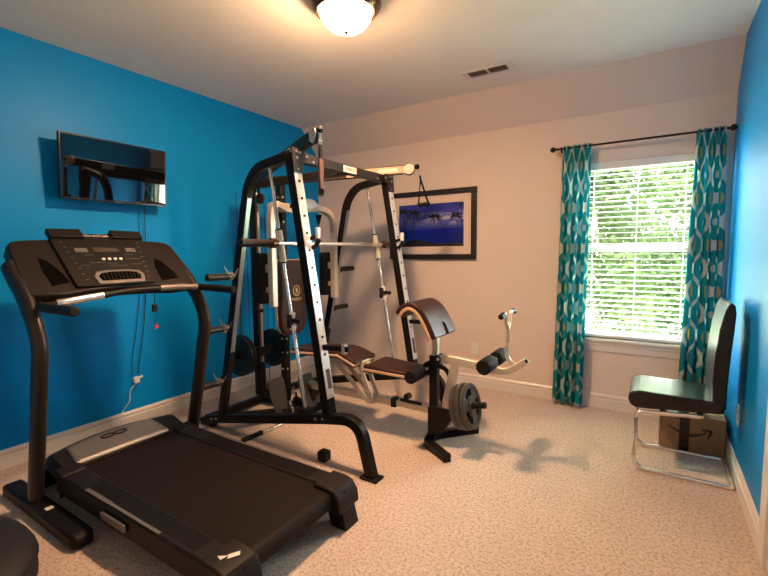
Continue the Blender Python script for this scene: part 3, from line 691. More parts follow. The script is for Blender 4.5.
# ------------------------------------------------------------------ smith machine
YN, YF, YM = 2.03, 3.15, 2.60
sm = thing('smith_machine', 'black home gym cage with a barbell on angled guide rods and cable arms', 'exercise machine', (1.2, YM, 0))
SQ = .052
def upfront(z): return 1.531 + (1.677 - z) * .163          # X of the front upright at height z
def uprear(z): return .697 + (z - .113) * .222
for side, y in ((-1, YN), (1, YF)):
    base = fillet([(.455, y, .022), (.56, y, .060), (.70, y, .090), (1.72, y, .300), (1.98, y, .345), (2.065, y, .012)], [.06, .08, .05, .20], 8)
    MB().bar(base, SQ + .008, .060, (0, 0, 1)).build('base_rail', M['black_paint'], sm, bevel=.004)
    MB().box((2.005, y - .045, .0), (2.125, y + .045, .014)).build('foot_pad', M['rubber'], sm, bevel=.004)
    MB().cyl((.575, y - .022, .026), (.575, y + .022, .026), .025, 16).build('foot_wheel', M['rubber'], sm)
    ru = fillet([(uprear(.12), y, .12), (uprear(1.80), y, 1.80), (uprear(1.80) + .10, y, 1.915), (1.50, y, 1.962)], [.16, .10], 8)
    MB().bar(ru, SQ, SQ + .006, (1, 0, 0)).build('rear_upright', M['black_paint'], sm, bevel=.006)
    fu = [(upfront(.30), y, .30), (upfront(1.97), y, 1.97)]
    MB().bar(fu, .072, SQ + .010, (1, 0, 0)).build('front_upright', M['black_paint'], sm, bevel=.005)
    # perforated galvanised strips on the front faces
    def strip(fx, z0, z1, off, w, n, name, m_, holes=True):
        b = MB(); nz = n
        k = (fx(z1) - fx(z0)) / (z1 - z0)
        p0 = V((fx(z0) + off, y, z0)); p1 = V((fx(z1) + off, y, z1))
        b.bar([p0, p1], w, .004, (1, 0, 0)); o = b.build(name, m_, sm, bevel=.001)
        if holes:
            hb_ = MB()
            for i in range(nz):
                z = z0 + (z1 - z0) * (i + .5) / nz; c = V((fx(z) + off + .0022, y, z)); hb_.cyl(c, c + V((.0008, 0, 0)), .0115, 12)
            build_each(hb_, 'adjustment_hole', M['rubber'], sm)
        return o
    strip(upfront, .44, 1.845, .0325, .068, 13, 'perforated_strip', M['zinc'])
    strip(uprear, .62, 1.72, .0305, SQ - .016, 2, 'upright_face_plate', M['upright_grey'], False)
    # base gussets / bolts
    b = MB()
    for x, z in ((.60, .075), (.655, .088), (1.66, .292), (1.72, .304)):
        for s in (-1, 1): b.cyl((x, y + s * .030, z), (x, y + s * .036, z), .009, 8)
    build_each(b, 'bolt', M['steel'], sm)
    # gusset plate at the top front corner
    s = -side                                                  # towards the machine's middle
    gx = upfront(1.93) + .034
    poly = [(gx + .004, y - s * .042, 2.000), (gx + .004, y + s * .10, 1.985), (gx + .006, y + s * .10, 1.925), (gx + .008, y + s * .06, 1.915), (gx + .010, y + s * .040, 1.885), (gx + .014, y + s * .034, 1.845), (gx + .014, y - s * .042, 1.845)]
    MB().prism(poly, (.006, 0, 0)).build('gusset_plate', M['gun'], sm, bevel=.001)
    b = MB()
    for dy, z in ((-.012, 1.975), (.022, 1.972), (-.008, 1.935), (.0, 1.862), (.085, 1.955)):
        b.cyl((gx + .010, y + s * dy, z), (gx + .018, y + s * dy, z), .009, 8)
    build_each(b, 'bolt', M['steel'], sm)
    # weight storage pegs on the rear upright
    for z in (1.185, .81, .40):
        if side > 0 and z < .5: continue
        x = uprear(z)
        pg = MB().cyl((x, y + side * .028, z), (x, y + side * .255, z), .0245, 18).build('weight_peg', M['gun'], sm, bevel=.004)
        MB().cyl((x, y + side * .028, z), (x, y + side * .036, z), .038, 18).build('peg_flange', M['black_paint'], pg)
        if side < 0:
            cl = []
            for i in range(37): a = 2 * PI * i / 12; cl.append((x + .029 * math.cos(a), y - .055 - .004 * i / 12 * 3, z + .029 * math.sin(a)))
            cl = [(x + .06, y - .045, z + .055)] + cl + [(x - .03, y - .09, z + .068)]
            MB().tube(cl, .003, 6).build('spring_clip', M['chrome'], pg)
    # guide rod, bearing sleeve
    gx0, gz0, gx1, gz1 = 1.546, .330, 1.280, 1.93
    yy = y if side < 0 else 3.17
    def rodx(z): return gx0 + (z - gz0) * (gx1 - gx0) / (gz1 - gz0)
    MB().tube([(gx0, yy, gz0), (gx1, yy, gz1)], .0125, 12).build('guide_rod', M['chrome'], sm)
    MB().box((gx0 - .045, yy - .03, .285), (gx0 + .045, yy + .03, .335)).build('rod_stop', M['rubber'], sm, bevel=.004)
    MB().cyl((rodx(1.285), yy, 1.285), (rodx(1.49), yy, 1.49), .023, 16).build('bearing_sleeve', M['tan_metal'], sm)
    MB().cyl((rodx(1.49), yy, 1.49), (rodx(1.498), yy, 1.498), .025, 16).cyl((rodx(1.277), yy, 1.277), (rodx(1.285), yy, 1.285), .025, 16).build('sleeve_ring', M['rubber'], sm)
    zc = .90 if side < 0 else .985
    c = V((rodx(zc), yy, zc))
    MB().box(c + V((-.03, -.022, -.045)), c + V((.012, .022, .045))).box(c + V((.0, -.010, -.012)), c + V((.075, .010, .018))).build('lock_bracket', M['gun'], sm, bevel=.004)
    for p0_, p1_ in (((-.002, 0, .025), (.004, 0, .055)), ((.004, 0, -.055), (.01, 0, -.025))): MB().cyl(c + V(p0_), c + V(p1_), .020, 12).build('lock_collar', M['white_plastic'], sm)
    # bar catches and safety spotters on the front upright
    zc = 1.44
    x = upfront(zc) + .034
    ct = MB().bar([(x - .012, y + s * .032, zc - .01), (x + .055, y + s * .032, zc + .010)], .022, .024).bar(fillet([(x + .006, y + s * .032, zc - .065), (x + .035, y + s * .032, zc - .055), (x + .068, y + s * .032, zc - .010)], .03), .022, .024).build('bar_catch', M['black_paint'], sm, bevel=.003)
    MB().box((x + .046, y + s * .032 - .013, zc - .006), (x + .068, y + s * .032 + .013, zc + .062)).build('catch_guard', M['white_plastic'], ct, bevel=.004)
    zc = .755; x = upfront(zc) + .034
    ct = MB().bar([(x - .02, y, zc), (x + .20, y, zc + .012)], .03, .035).build('safety_spotter', M['black_paint'], sm, bevel=.004)
    MB().box((x + .150, y - .018, zc - .022), (x + .175, y + .018, zc + .040)).build('spotter_guard', M['steel'], ct, bevel=.004)
    MB().bar([(upfront(.62) + .036, y, .62), (upfront(.50) + .036, y, .50)], .03, .012, (1, 0, 0)).build('label_plate', M['grey_ink'], sm, bevel=.001)

# instruction label, near upright
zl = .50; MB().bar([(upfront(.46) + .036, YN, .46), (upfront(.60) + .036, YN, .60)], .040, .0012, (1, 0, 0)).build('upright_label', M['white_ink'], sm, smooth=False)
# front crossbar
zx = 1.953
gx = upfront(1.95)
MB().bar([(gx, YN, zx), (gx, YF, zx)], .05, .062).build('front_crossbar', M['gun'], sm, bevel=.004)
lb = MB().box((gx + .0250, 2.53, zx - .024), (gx + .0262, 2.69, zx + .022)).build('crossbar_label', M['paper'], sm, smooth=False)
text_mesh('label_lettering', 'MARCY', .036, (gx + .0266, 2.61, zx - .001), (0, 1, 0), (0, 0, 1), M['grey_ink'], lb)
b = MB()
for yy in (YN + .17, YF - .17): b.cyl((gx + .025, yy, zx - .015), (gx + .033, yy, zx - .015), .009, 8)
build_each(b, 'bolt', M['steel'], sm)
# rear cross members
MB().bar([(.50, YN, .045), (.50, YF, .045)], .06, .05).build('rear_base_crossbar', M['black_paint'], sm, bevel=.004)
MB().bar([(.50, YM, .045), (.66, YM, .045), (1.05, YM, .045), (1.05, YM, .046)], .06, .05).build('base_spine', M['black_paint'], sm, bevel=.004)
MB().bar([(.76, YN, .11), (1.05, YM, .05)], .05, .05).bar([(.76, YF, .11), (1.05, YM, .05)], .05, .05).build('base_brace', M['black_paint'], sm, bevel=.004)
MB().bar([(.46, YM, .07), (.46, YM, 1.92)], .05, .05, (1, 0, 0)).build('tower_post', M['black_paint'], sm, bevel=.004)
MB().bar([(.80, YM, .07), (.80, YM, 1.90)], .055, .06, (1, 0, 0)).build('seat_post', M['black_paint'], sm, bevel=.004)
b = MB()
for z in (1.80, 1.60, .62, .50, .36):
    b.cyl((.83, YM - .012, z), (.838, YM - .012, z), .009, 8)
    b.cyl((.80, YM - .028, z), (.80, YM - .036, z), .009, 8)
build_each(b, 'bolt', M['steel'], sm)
MB().bar([(.42, YM, 1.925), (gx, YM, 1.945)], .05, .058).build('top_beam', M['gun'], sm, bevel=.004)
# cable arms in a V, pulleys, straps
for s, tip in ((-1, V((1.71, 2.0, 2.040))), (1, V((1.640, 3.28, 2.045)))):
    a = V((.46, YM + s * .03, 1.955)); d = (tip - a).normalized()
    ca = MB().bar([a, tip - d * .05], .040, .075).build('cable_arm', M['black_paint'] if s < 0 else M['gun'], sm, bevel=.004)
    n = d.cross(V((0, 0, 1))).normalized(); c = tip
    MB().cyl(c - n * .010, c + n * .010, .052, 24).build('pulley_wheel', M['black_iron'], ca, bevel=.002)
    for k in (-1, 1):
        pl_ = [c + n * k * .014 + d * .044 * math.cos(t_) + V((0, 0, .044 * math.sin(t_))) for t_ in [-2.5 + 5.0 * i / 14 for i in range(15)]]
        MB().prism(pl_ + [c + n * k * .014 + d * -.10 + V((0, 0, .022)), c + n * k * .014 + d * -.10 + V((0, 0, -.030))], n * k * .003).build('pulley_bracket', M['tan_metal'], ca, bevel=.001)
    MB().cyl(c - n * .022, c + n * .022, .009, 10).build('axle_bolt', M['steel'], ca)
    h = c + d * .068 + V((0, 0, .014))
    MB().lathe([(0, -.022), (.016, -.018), (.022, 0), (.016, .018), (0, .022)], h, (0, 0, 1), 14).build('cable_stop', M['rubber'], ca)
    if s < 0:
        MB().tube([h + V((0, 0, -.02)), h + V((0, 0, -.07))], .010, 8).tube([h + V((0, .010 * math.cos(t_), -.07 + .016 * math.sin(t_))) for t_ in [2 * PI * i / 12 for i in range(12)]], .006, 6, closed=True).build('snap_hook', M['chrome'], ca)
        sh = h + V((0, 0, -.085))
        MB().bar([sh + V((0, 0, 0)), sh + V((0, 0, -.085))], .024, .012, (1, 0, 0)).build('strap_loop', M['rubber'], ca, bevel=.002)
        MB().bar([sh + V((0, 0, -.085)), sh + V((.0, 0, -.27))], .034, .018, (1, 0, 0)).build('strap', M['strap'], ca, bevel=.003)
        MB().tube([sh + V((-.035, .04, -.275)), sh + V((.035, -.04, -.275))], .017, 12).build('handle_grip', M['rubber'], ca)
    else:
        MB().tube([h + V((0, 0, -.02)), h + V((.022, .012, -.075))], .007, 8).build('snap_hook', M['chrome'], ca)
        q = h + V((.022, .012, -.075)); w = V((.030, .019, 0)); w0 = V((.028, .017, 0))
        MB().tube([q, q + V((.004, 0, -.03)), q + w0 - w * 1.3 + V((0, 0, -.245))], .009, 6).build('strap', M['rubber'], ca)
        MB().tube([q + V((.004, 0, -.03)), q + w0 + w * 1.1 + V((0, 0, -.235))], .009, 6).build('strap', M['rubber'], ca)
        MB().tube([q + w0 - w * 1.6 + V((0, 0, -.250)), q + w0 + w * 1.4 + V((0, 0, -.235))], .017, 12).build('handle_grip', M['rubber'], ca)
    st = a + d * (tip - a).length * .72 - n * 0
    LL = (tip - a).length
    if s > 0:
        al = MB().bar([a + d * LL * .60, a + d * (LL - .055)], .0415, .060).build('arm_tan_band', M['tan_vinyl'], ca, smooth=False)  # outer stretch of the dark arm coloured tan on its sides
        MB().bar([a + d * LL * .80, a + d * LL * .93], .0425, .034).build('arm_label', M['paper'], al, smooth=False)
    else: MB().bar([a + d * .9, a + d * 1.03], .0415, .045).build('arm_label', M['paper'], ca, smooth=False)
# barbell riding on the rods
bxx, bz = 1.392, 1.408
bb = MB().cyl((bxx, 1.93, bz), (bxx, 3.27, bz), .0135, 16).build('barbell', M['chrome'], sm)
for s, y0_, y1_ in ((-1, 1.935, 1.685), (1, 3.27, 3.52)):
    MB().cyl((bxx, y0_, bz), (bxx, y1_, bz), .0245, 20).build('bar_sleeve', M['gun'], bb, bevel=.003)
    MB().cyl((bxx, y0_ - s * .02, bz), (bxx, y0_ + s * .02, bz), .032, 20).cyl((bxx, y0_ - s * .045, bz), (bxx, y0_ - s * .02, bz), .022, 20).build('bar_collar', M['bronze'], bb, bevel=.002)
for y in (YN + .16, YF - .16):
    MB().cyl((bxx, y - .07, bz), (bxx, y + .07, bz), .0143, 16).build('knurled_grip', M['steel'], bb)
# fly arms
MB().box((.775, YM - .13, 1.675), (.90, YM + .13, 1.745)).build('fly_pivot_housing', M['tan_metal'], sm, bevel=.006)
for s in (-1, 1):
    path = fillet([(.89, YM + s * .05, 1.70), (1.06, YM + s * .36, 1.725), (1.06, YM + s * .36, .945)], [.24], 12)
    fa = MB().bar(path, .048, .048, (1, 0, 0)).build('fly_arm', M['tan_metal'], sm, bevel=.004)
    MB().box((.925, YM + s * .36 - .055, .965), (1.005, YM + s * .36 + .055, 1.345)).build('fly_pad', M['foam'], fa, bevel=.022, seg=4)
    for z0_, z1_ in ((1.05, 1.09), (1.20, 1.26)): MB().box((1.0, YM + s * .36 - .02, z0_), (1.04, YM + s * .36 + .02, z1_)).build('pad_bracket', M['tan_metal'], fa)
    b = MB()
    for z in (1.02, 1.22): b.cyl((1.084, YM + s * .36, z), (1.088, YM + s * .36, z), .006, 8)
    build_each(b, 'bolt', M['steel'], fa)
    yc = YM + s * .25
    MB().tube([(.99, yc, 1.60), (.99, yc + .0, .90)], .003, 6).lathe([(0, 0), (.006, 0), (.03, .085), (0, .09)], (.99, yc, 1.58), (0, 0, 1), 10).build('fly_cable', M['rubber'], sm)
MB().prism([(1.06, YM + .06 + .078 * math.cos(a), 1.735 + .042 * math.sin(a)) for a in [2 * PI * i / 16 for i in range(16)]], (.012, 0, 0)).box((1.06, YM + .12, 1.722), (1.07, YM + .175, 1.748)).build('pivot_plate', M['steel'], sm, bevel=.002)
MB().bar([(.83, YM, 1.72), (1.06, YM + .05, 1.735)], .03, .03).build('pivot_link', M['black_paint'], sm)
# seat back pad with logo
pad = [(YM - .135, 1.285), (YM + .135, 1.285), (YM + .138, 1.0), (YM + .150, .86), (YM + .145, .75), (YM + .11, .685), (YM + .06, .662), (YM - .06, .662), (YM - .11, .685), (YM - .145, .75), (YM - .150, .86), (YM - .138, 1.0)]
MB().prism([(.865, y, z) for y, z in pad], (.055, 0, 0)).build('back_pad', M['brown'], sm, bevel=.014, seg=3)
bpd = [o for o in sm.children if o.name == 'back_pad'][0]
MB().prism([(.86, (y - YM) * 1.03 + YM, z if z < 1.2 else z + .004) for y, z in pad], (.018, 0, 0)).build('pad_edging', M['tan_vinyl'], bpd, bevel=.004)
MB().bar([(.83, YM, .80), (.86, YM, .80)], .12, .08).bar([(.83, YM, 1.15), (.86, YM, 1.15)], .12, .08).build('pad_mount', M['black_paint'], sm)
lz = 1.03
lg = MB().tube([(.9205, YM + .03 + .036 * math.cos(a), lz + .042 * math.sin(a)) for a in [2 * PI * i / 24 for i in range(24)]], .0045, 6, closed=True).build('round_emblem', M['yellow_ink'], bpd)
MB().prism([(.9202, YM + .03 + y, lz + z) for y, z in ((-.014, -.030), (-.004, -.004), (-.020, .010), (-.004, .012), (.0, .028), (.012, .012), (.020, -.006), (.006, -.004), (.014, -.030), (.002, -.014))], (.0012, 0, 0)).build('emblem_figure', M['yellow_ink'], lg)
text_mesh('pad_lettering', 'MARCY', .034, (.9208, YM + .03, lz - .073), (0, 1, 0), (0, 0, 1), M['yellow_ink'], bpd)
# weight carriage behind the seat, guide tubes, plates are things of their own
for yy in (YM - .01,):
    MB().tube([(.525, yy, .06), (.525, yy, .38)], .026, 12).build('carriage_post', M['black_paint'], sm)
    MB().tube([(.525, yy, .38), (.525, yy, 1.86)], .0155, 12).build('carriage_guide', M['tan_metal'], sm)
    MB().lathe([(.0155, -.015), (.024, -.015), (.024, .015), (.0155, .015)], (.525, yy, .84), (0, 0, 1), 12).build('guide_bumper', M['rubber'], sm)
MB().box((.49, YM - .085, .44), (.56, YM + .085, .52)).build('weight_carriage', M['black_paint'], sm, bevel=.004)
MB().cyl((.47, YM - .34, .47), (.47, YM + .30, .47), .0245, 16).build('carriage_peg', M['black_paint'], sm)
# pulleys and cables by the tower
for (x, y, z) in ((.62, YM - .06, 1.80), (.66, YM - .06, .13), (.95, YM - .03, .10)):
    MB().cyl((x, y - .010, z), (x, y + .010, z), .045, 20).build('pulley_wheel', M['black_iron'], sm, bevel=.002)
    MB().cyl((x, y - .014, z), (x, y - .010, z), .012, 10).build('axle_bolt', M['steel'], sm)
    MB().box((x - .014, y - .016, z - .01), (x + .014, y - .012, z + .085)).build('pulley_bracket', M['black_paint'], sm)
for (x, y, z0, z1) in ((.575, YM - .06, .13, 1.80), (.665, YM - .06, .13, 1.80), (.61, YM - .10, .50, 1.84), (.50, YM - .12, .52, 1.86), (.56, YM + .10, .52, 1.86), (.44, YM - .16, .50, 1.86)):
    MB().tube([(x, y, z0), (x, y, z1)], .0028, 6).build('cable', M['cord_black'], sm)
# low row foot plates, chain
for s, y in ((-1, YM - .24), (1, YM - .02)):
    cx = .93 if s < 0 else 1.045
    yq = 2.385 if s < 0 else 2.60
    poly = [(cx, yq - .075, .335), (cx, yq - .085, .30), (cx, yq - .085, .20), (cx, yq - .06, .06), (cx, yq + .06, .06), (cx, yq + .085, .20), (cx, yq + .085, .30), (cx, yq + .075, .335)]
    MB().prism([(x - .06 * (z - .06) / .24 + .03, y_, z) for x, y_, z in poly], (.012, 0, 0)).build('foot_plate', M['leg_plate'], sm, bevel=.004)
    MB().bar([(cx + .0, yq, .10), (.96, YM, .06)], .03, .03).build('foot_plate_arm', M['black_paint'], sm)
b = MB(); 
for i in range(12):
    p = V((1.055 + .02 * math.sin(i), 2.42 - i * .003, .27 - i * .022)); a = (V((1, 0, 0)), V((0, 1, 0)))[i % 2]
    b.tube([p + a * (.007 * math.cos(t_)) + V((0, 0, .015 * math.sin(t_))) for t_ in [2 * PI * k / 10 for k in range(10)]], .0026, 5, closed=True)
b.build('chain', M['chrome'], sm)

# black weight plates
def plate(name, c, ax, r, th, m, label, group, grip=False):
    t = thing(name, label, 'weight plate', c, group); ax = V(ax).normalized()
    x = ax.orthogonal().normalized(); y = ax.cross(x); c = V(c)
    ro = .0265
    prof = [(ro, -th / 2), (.055, -th / 2), (.058, -th * .22), (r * .80, -th * .22), (r * .84, -th / 2), (r * .97, -th / 2), (r, -th * .35), (r, th * .35), (r * .97, th / 2), (r * .84, th / 2), (r * .80, th * .22), (.058, th * .22), (.055, th / 2), (ro, th / 2), (ro, -th / 2)]
    MB().lathe(prof, c, ax, 40).build('disc', m, t, angle=30)
    b = MB()
    for k in range(3):
        for s in (-1, 1):
            a0 = 2 * PI * k / 3 + .4; rr0, rr1 = r * .46, r * .76; P = []
            for i in range(9): a = a0 + 1.15 * i / 8; P.append(c + (x * math.cos(a) + y * math.sin(a)) * rr1)
            for i in range(9): a = a0 + 1.15 - 1.15 * i / 8; P.append(c + (x * math.cos(a) + y * math.sin(a)) * rr0)
            P = [p + ax * s * th * .222 for p in P]; b.prism(P, ax * s * .0012)
    if grip: build_each(b, 'grip_opening', M['void'], t, smooth=False)
    else: build_each(b, 'raised_panel', m, t, smooth=False)
    return t
plate('weight_plate', (.47, YM - .215, .47), (0, 1, 0), .175, .030, M['black_iron'], 'large black weight plate on the rear carriage peg, nearest the treadmill', 'black plates on the rear carriage')
plate('weight_plate', (.47, YM - .180, .47), (0, 1, 0), .175, .030, M['black_iron'], 'large black weight plate on the rear carriage peg, second from the treadmill side', 'black plates on the rear carriage')
plate('weight_plate', (.47, YM + .165, .47), (0, 1, 0), .175, .030, M['black_iron'], 'large black weight plate on the rear carriage peg, farther side near the corner', 'black plates on the rear carriage')

# ------------------------------------------------------------------ weight bench
BC = 2.64
wb = thing('weight_bench', 'brown padded weight bench with preacher curl pad and leg rollers inside the cage', 'exercise bench', (1.75, BC, 0))
def padslab(name, prof, w, m, edge=True):
    o = MB().prism([(x, BC - w / 2, z) for x, z in prof], (0, w, 0)).build(name, m, wb, bevel=.012, seg=3)
    return o
def slab(x0, z0, x1, z1, t):
    d = V((x1 - x0, 0, z1 - z0)).normalized(); n = V((-d.z, 0, d.x))
    return [(x0, z0), (x1, z1), (x1 - n.x * t, z1 - n.z * t), (x0 - n.x * t, z0 - n.z * t)]
def cushion(x0, z0, x1, z1, w0, w1, t=.055):
    """padded board: brown top, tan edging strip below"""
    d = V((x1 - x0, 0, z1 - z0)); n = V((-d.z, 0, d.x)).normalized(); a = V((x0, BC, z0)); b_ = V((x1, BC, z1))
    def ring(off, g): return [a + n * off + V((0, -w0 / 2 - g, 0)), b_ + n * off + V((0, -w1 / 2 - g, 0)), b_ + n * off + V((0, w1 / 2 + g, 0)), a + n * off + V((0, w0 / 2 + g, 0))]
    top = MB().prism(ring(-t * .62, 0), n * t * .62).build('seat_pad', M['brown'], wb, bevel=.014, seg=3)
    MB().prism(ring(-t * .80, .003), n * t * .36).build('pad_edging', M['tan_vinyl'], top, bevel=.004)
    MB().prism(ring(-t, -.004), n * t * .26).build('pad_base', M['rubber'], top, bevel=.003)
    return top
cushion(.955, .572, 1.435, .600, .27, .27)
cushion(1.445, .600, 1.610, .542, .27, .29)
cushion(1.690, .535, 2.045, .520, .31, .26)
MB().bar([(1.05, BC, .53), (1.62, BC, .512)], .10, .03).bar([(1.62, BC, .495), (2.16, BC, .455)], .05, .035).build('pad_frame', M['tan_metal'], wb, bevel=.004)
MB().bar([(1.00, BC, .245), (1.87, BC, .245)], .05, .055).build('lower_beam', M['tan_metal'], wb, bevel=.004)
MB().box((1.845, BC - .031, .212), (1.885, BC + .031, .279)).build('beam_collar', M['rubber'], wb, bevel=.004)
MB().bar([(1.885, BC, .245), (2.16, BC, .240)], .038, .042).build('telescopic_beam', M['tan_metal'], wb, bevel=.003)
MB().bar([(1.93, BC - .03, .285), (2.10, BC - .03, .280)], .016, .018).build('pull_pin_rod', M['rubber'], wb)
MB().cyl((2.00, BC - .075, .325), (2.00, BC - .02, .325), .022, 12).build('adjust_knob', M['rubber'], wb, bevel=.006)
for s in (-1, 1):
    y = BC + s * .045
    MB().bar([(1.34, y, .505), (1.665, y, .215)], .012, .036).build('support_strut', M['tan_metal'], wb, bevel=.002)
    MB().bar([(1.58, y, .500), (1.700, y, .215)], .012, .036).build('support_strut', M['tan_metal'], wb, bevel=.002)
MB().cyl((1.68, BC - .055, .225), (1.68, BC + .055, .225), .012, 10).build('strut_bolt', M['steel'], wb)
MB().bar([(1.05, BC, .03), (1.05, BC, .25)], .05, .05, (1, 0, 0)).bar([(1.05, BC - .20, .027), (1.05, BC + .20, .027)], .05, .05).build('rear_leg', M['black_paint'], wb, bevel=.004)
MB().bar([(2.0, BC, .42), (2.0, BC, .50)], .04, .03, (1, 0, 0)).build('pad_bracket', M['tan_metal'], wb)
# front post, gusset and U-shaped foot
fp = MB().bar([(2.185, BC, .07), (2.185, BC, .635)], .052, .058, (1, 0, 0)).build('front_post', M['black_paint'], wb, bevel=.004)
MB().prism([(2.15, BC - .036, .075), (2.15, BC - .036, .27), (2.19, BC - .036, .29), (2.30, BC - .036, .28), (2.34, BC - .036, .24), (2.24, BC - .036, .09)], (0, .072, 0)).build('gusset', M['black_paint'], wb, bevel=.004)
MB().bar(fillet([(2.375, BC - .20, .028), (2.15, BC - .06, .028), (2.15, BC + .08, .028), (2.375, BC + .34, .028)], .05, 4), .052, .056).build('front_foot', M['black_paint'], wb, bevel=.005)
MB().bar([(2.15, BC, .03), (2.185, BC, .10)], .05, .06).build('foot_socket', M['black_paint'], wb)
MB().bar([(2.195, BC, .60), (2.195, BC, .84)], .042, .042, (1, 0, 0)).build('curl_post', M['tan_metal'], wb, bevel=.003)
# preacher pad: curved slab with a notch
prf = smooth_path([(1.985, 0, .915), (2.025, 0, .962), (2.080, 0, .978), (2.140, 0, .945), (2.192, 0, .872), (2.240, 0, .770)], 4)
np_ = len(prf)
def prn(i):
    a = prf[max(0, i - 1)]; b_ = prf[min(np_ - 1, i + 1)]; d = (b_ - a).normalized(); return V((-d.z, 0, d.x))
def pre(off, y0, y1, lift=0.):
    b = MB(); nv = 12
    notch = lambda i, j: (i >= np_ - 4 and 6 <= j <= 6)
    b.grid(lambda u, v: prf[round(u * (np_ - 1))] + prn(round(u * (np_ - 1))) * off + V((0, y0 + (y1 - y0) * v, 0)), np_, nv, skip=notch)
    return b
pp_ = pre(0, BC - .155, BC + .185).build('curl_pad', M['brown'], wb, solid=.062, bevel=.012, seg=3, angle=50)
pre(-.012, BC - .158, BC + .188).build('pad_edging', M['tan_vinyl'], pp_, solid=.024, bevel=.004, angle=50)
MB().bar([(2.19, BC, .825), (2.10, BC, .895)], .08, .02).build('pad_mount', M['black_paint'], wb)
# foam rollers
def roller(x, z, y0, y1, r=.045):
    ax = MB().cyl((x, y0 + .01, z), (x, y1 - .01, z), .011, 10).build('roller_axle', M['steel'], wb)
    for a, c in ((y0, BC - .045), (BC + .045, y1)):
        MB().lathe([(0, 0), (r * .9, 0), (r, .008), (r, (c - a) - .008), (r * .9, c - a), (0, c - a)], (x, a, z), (0, 1, 0), 24).build('foam_roller', M['foam'], ax)
roller(2.110, .520, BC - .22, BC + .22)
roller(2.600, .650, BC - .20, BC + .19, .047)
# leg developer
ld = MB().bar(fillet([(2.20, BC, .610), (2.33, BC, .620), (2.50, BC, .605), (2.62, BC, .590)], .05), .045, .052).build('leg_developer', M['tan_metal'], wb, bevel=.004)
MB().cyl((2.215, BC - .05, .610), (2.215, BC + .05, .610), .032, 18).build('pivot_hub', M['rubber'], wb, bevel=.004)
MB().cyl((2.235, BC - .056, .622), (2.235, BC - .05, .622), .010, 10).build('pivot_bolt', M['steel'], wb)
MB().bar([(2.345, BC, .60), (2.285, BC, .33), (2.28, BC, .28)], .045, .06, (1, 0, 0)).build('drop_arm', M['tan_metal'], ld, bevel=.004)
MB().tube(smooth_path([(2.19, BC, .56), (2.26, BC, .55), (2.30, BC, .50), (2.29, BC, .43)]), .016, 10).build('curved_brace', M['black_paint'], wb)
pax = V((.97, 0, .22)).normalized(); pc = V((2.27, BC, .283))
MB().cyl(pc, pc + pax * .29, .0215, 18).build('plate_peg', M['black_paint'], ld, bevel=.003)
# curl bar attachment
ct = V((2.635, BC, .585))
MB().bar(fillet([ct + V((-.06, 0, .012)), ct + V((.05, 0, .0)), ct + V((.165, 0, .085))], .05), .040, .042).build('curl_socket', M['tan_metal'], ld, bevel=.006)
MB().cyl(ct + V((.16, 0, .081)), ct + V((.178, 0, .095)), .014, 12).build('socket_cap', M['rubber'], ld)
MB().tube(smooth_path([ct + V((.11, 0, .05)), ct + V((.06, 0, .085)), ct + V((.050, 0, .15)), ct + V((.052, 0, .29))], 6), .0135, 12).build('curl_stem', M['tan_metal'], ld)
q = ct + V((.052, 0, .29))
for s in (-1, 1):
    MB().tube(smooth_path([q + V((0, 0, -.01)), q + V((.0, s * .03, .02)), q + V((0, s * .045, .06)), q + V((0, s * .06, .085)), q + V((0, s * .085, .088))], 5), .012, 10).build('curl_horn', M['tan_metal'], ld)
    MB().cyl(q + V((0, s * .085, .088)), q + V((0, s * .150, .080)), .017, 14).build('curl_grip', M['rubber'], ld, bevel=.004)
# grey plates on the peg
for k, (dist, r, th, lab) in enumerate(((.112, .150, .034, 'grey grip weight plate on the bench peg, innermost beside the post'), (.149, .155, .034, 'grey grip weight plate on the bench peg, middle of the three'), (.185, .150, .032, 'grey grip weight plate on the bench peg, outermost with holes showing'))):
    plate('weight_plate', pc + pax * dist, pax, r, th, M['plate_iron'], lab, 'grey plates on the bench peg', True)

# ------------------------------------------------------------------ loose things on the floor
rb = thing('cable_handle', 'straight steel cable bar with black grip lying under the cage', 'cable bar', (1.02, 2.14, .0))
MB().tube([(1.015, 1.955, .018), (1.035, 2.33, .018)], .0125, 12).build('bar', M['chrome'], rb)
MB().cyl((1.014, 1.945, .018), (1.022, 2.12, .018), .0178, 14).build('grip', M['rubber'], rb, bevel=.003)
cb = thing('rubber_block', 'small black rubber block standing on the carpet beside the treadmill', 'rubber block', (1.655, 2.05, 0))
MB().box((1.640, 2.028, 0), (1.706, 2.091, .062)).build('block', M['rubber'], cb, bevel=.006)
MB().box((1.646, 2.034, .062), (1.700, 2.085, .066)).build('top_face', M['black_paint'], cb, bevel=.002)
# dark rounded ottoman at the left bottom corner
ot = thing('ottoman', 'dark rounded upholstered seat cut off by the bottom left corner of the photo', 'seat', (1.0, .36, 0))
def sup(u, v, cx, cy, cz, rx, ry, rz, e=.55):
    th, ph = 2 * PI * u, PI * (v - .5)
    f = lambda w, k: math.copysign(abs(w) ** k, w)
    return V((cx + rx * f(math.cos(ph), e) * f(math.cos(th), .8), cy + ry * f(math.cos(ph), e) * f(math.sin(th), .8), cz + rz * f(math.sin(ph), e)))
OX, OY, OR = 1.16, .30, .37
MB().grid(lambda u, v: sup(u, v, OX, OY, .075, OR, OR, .075, .6), 40, 21, True).build('base', M['dark_fabric'], ot, angle=180)
MB().grid(lambda u, v: sup(u, v, OX, OY, .14, OR + .005, OR + .005, .085, .85), 40, 15, True).build('cushion', M['dark_fabric'], ot, angle=180)

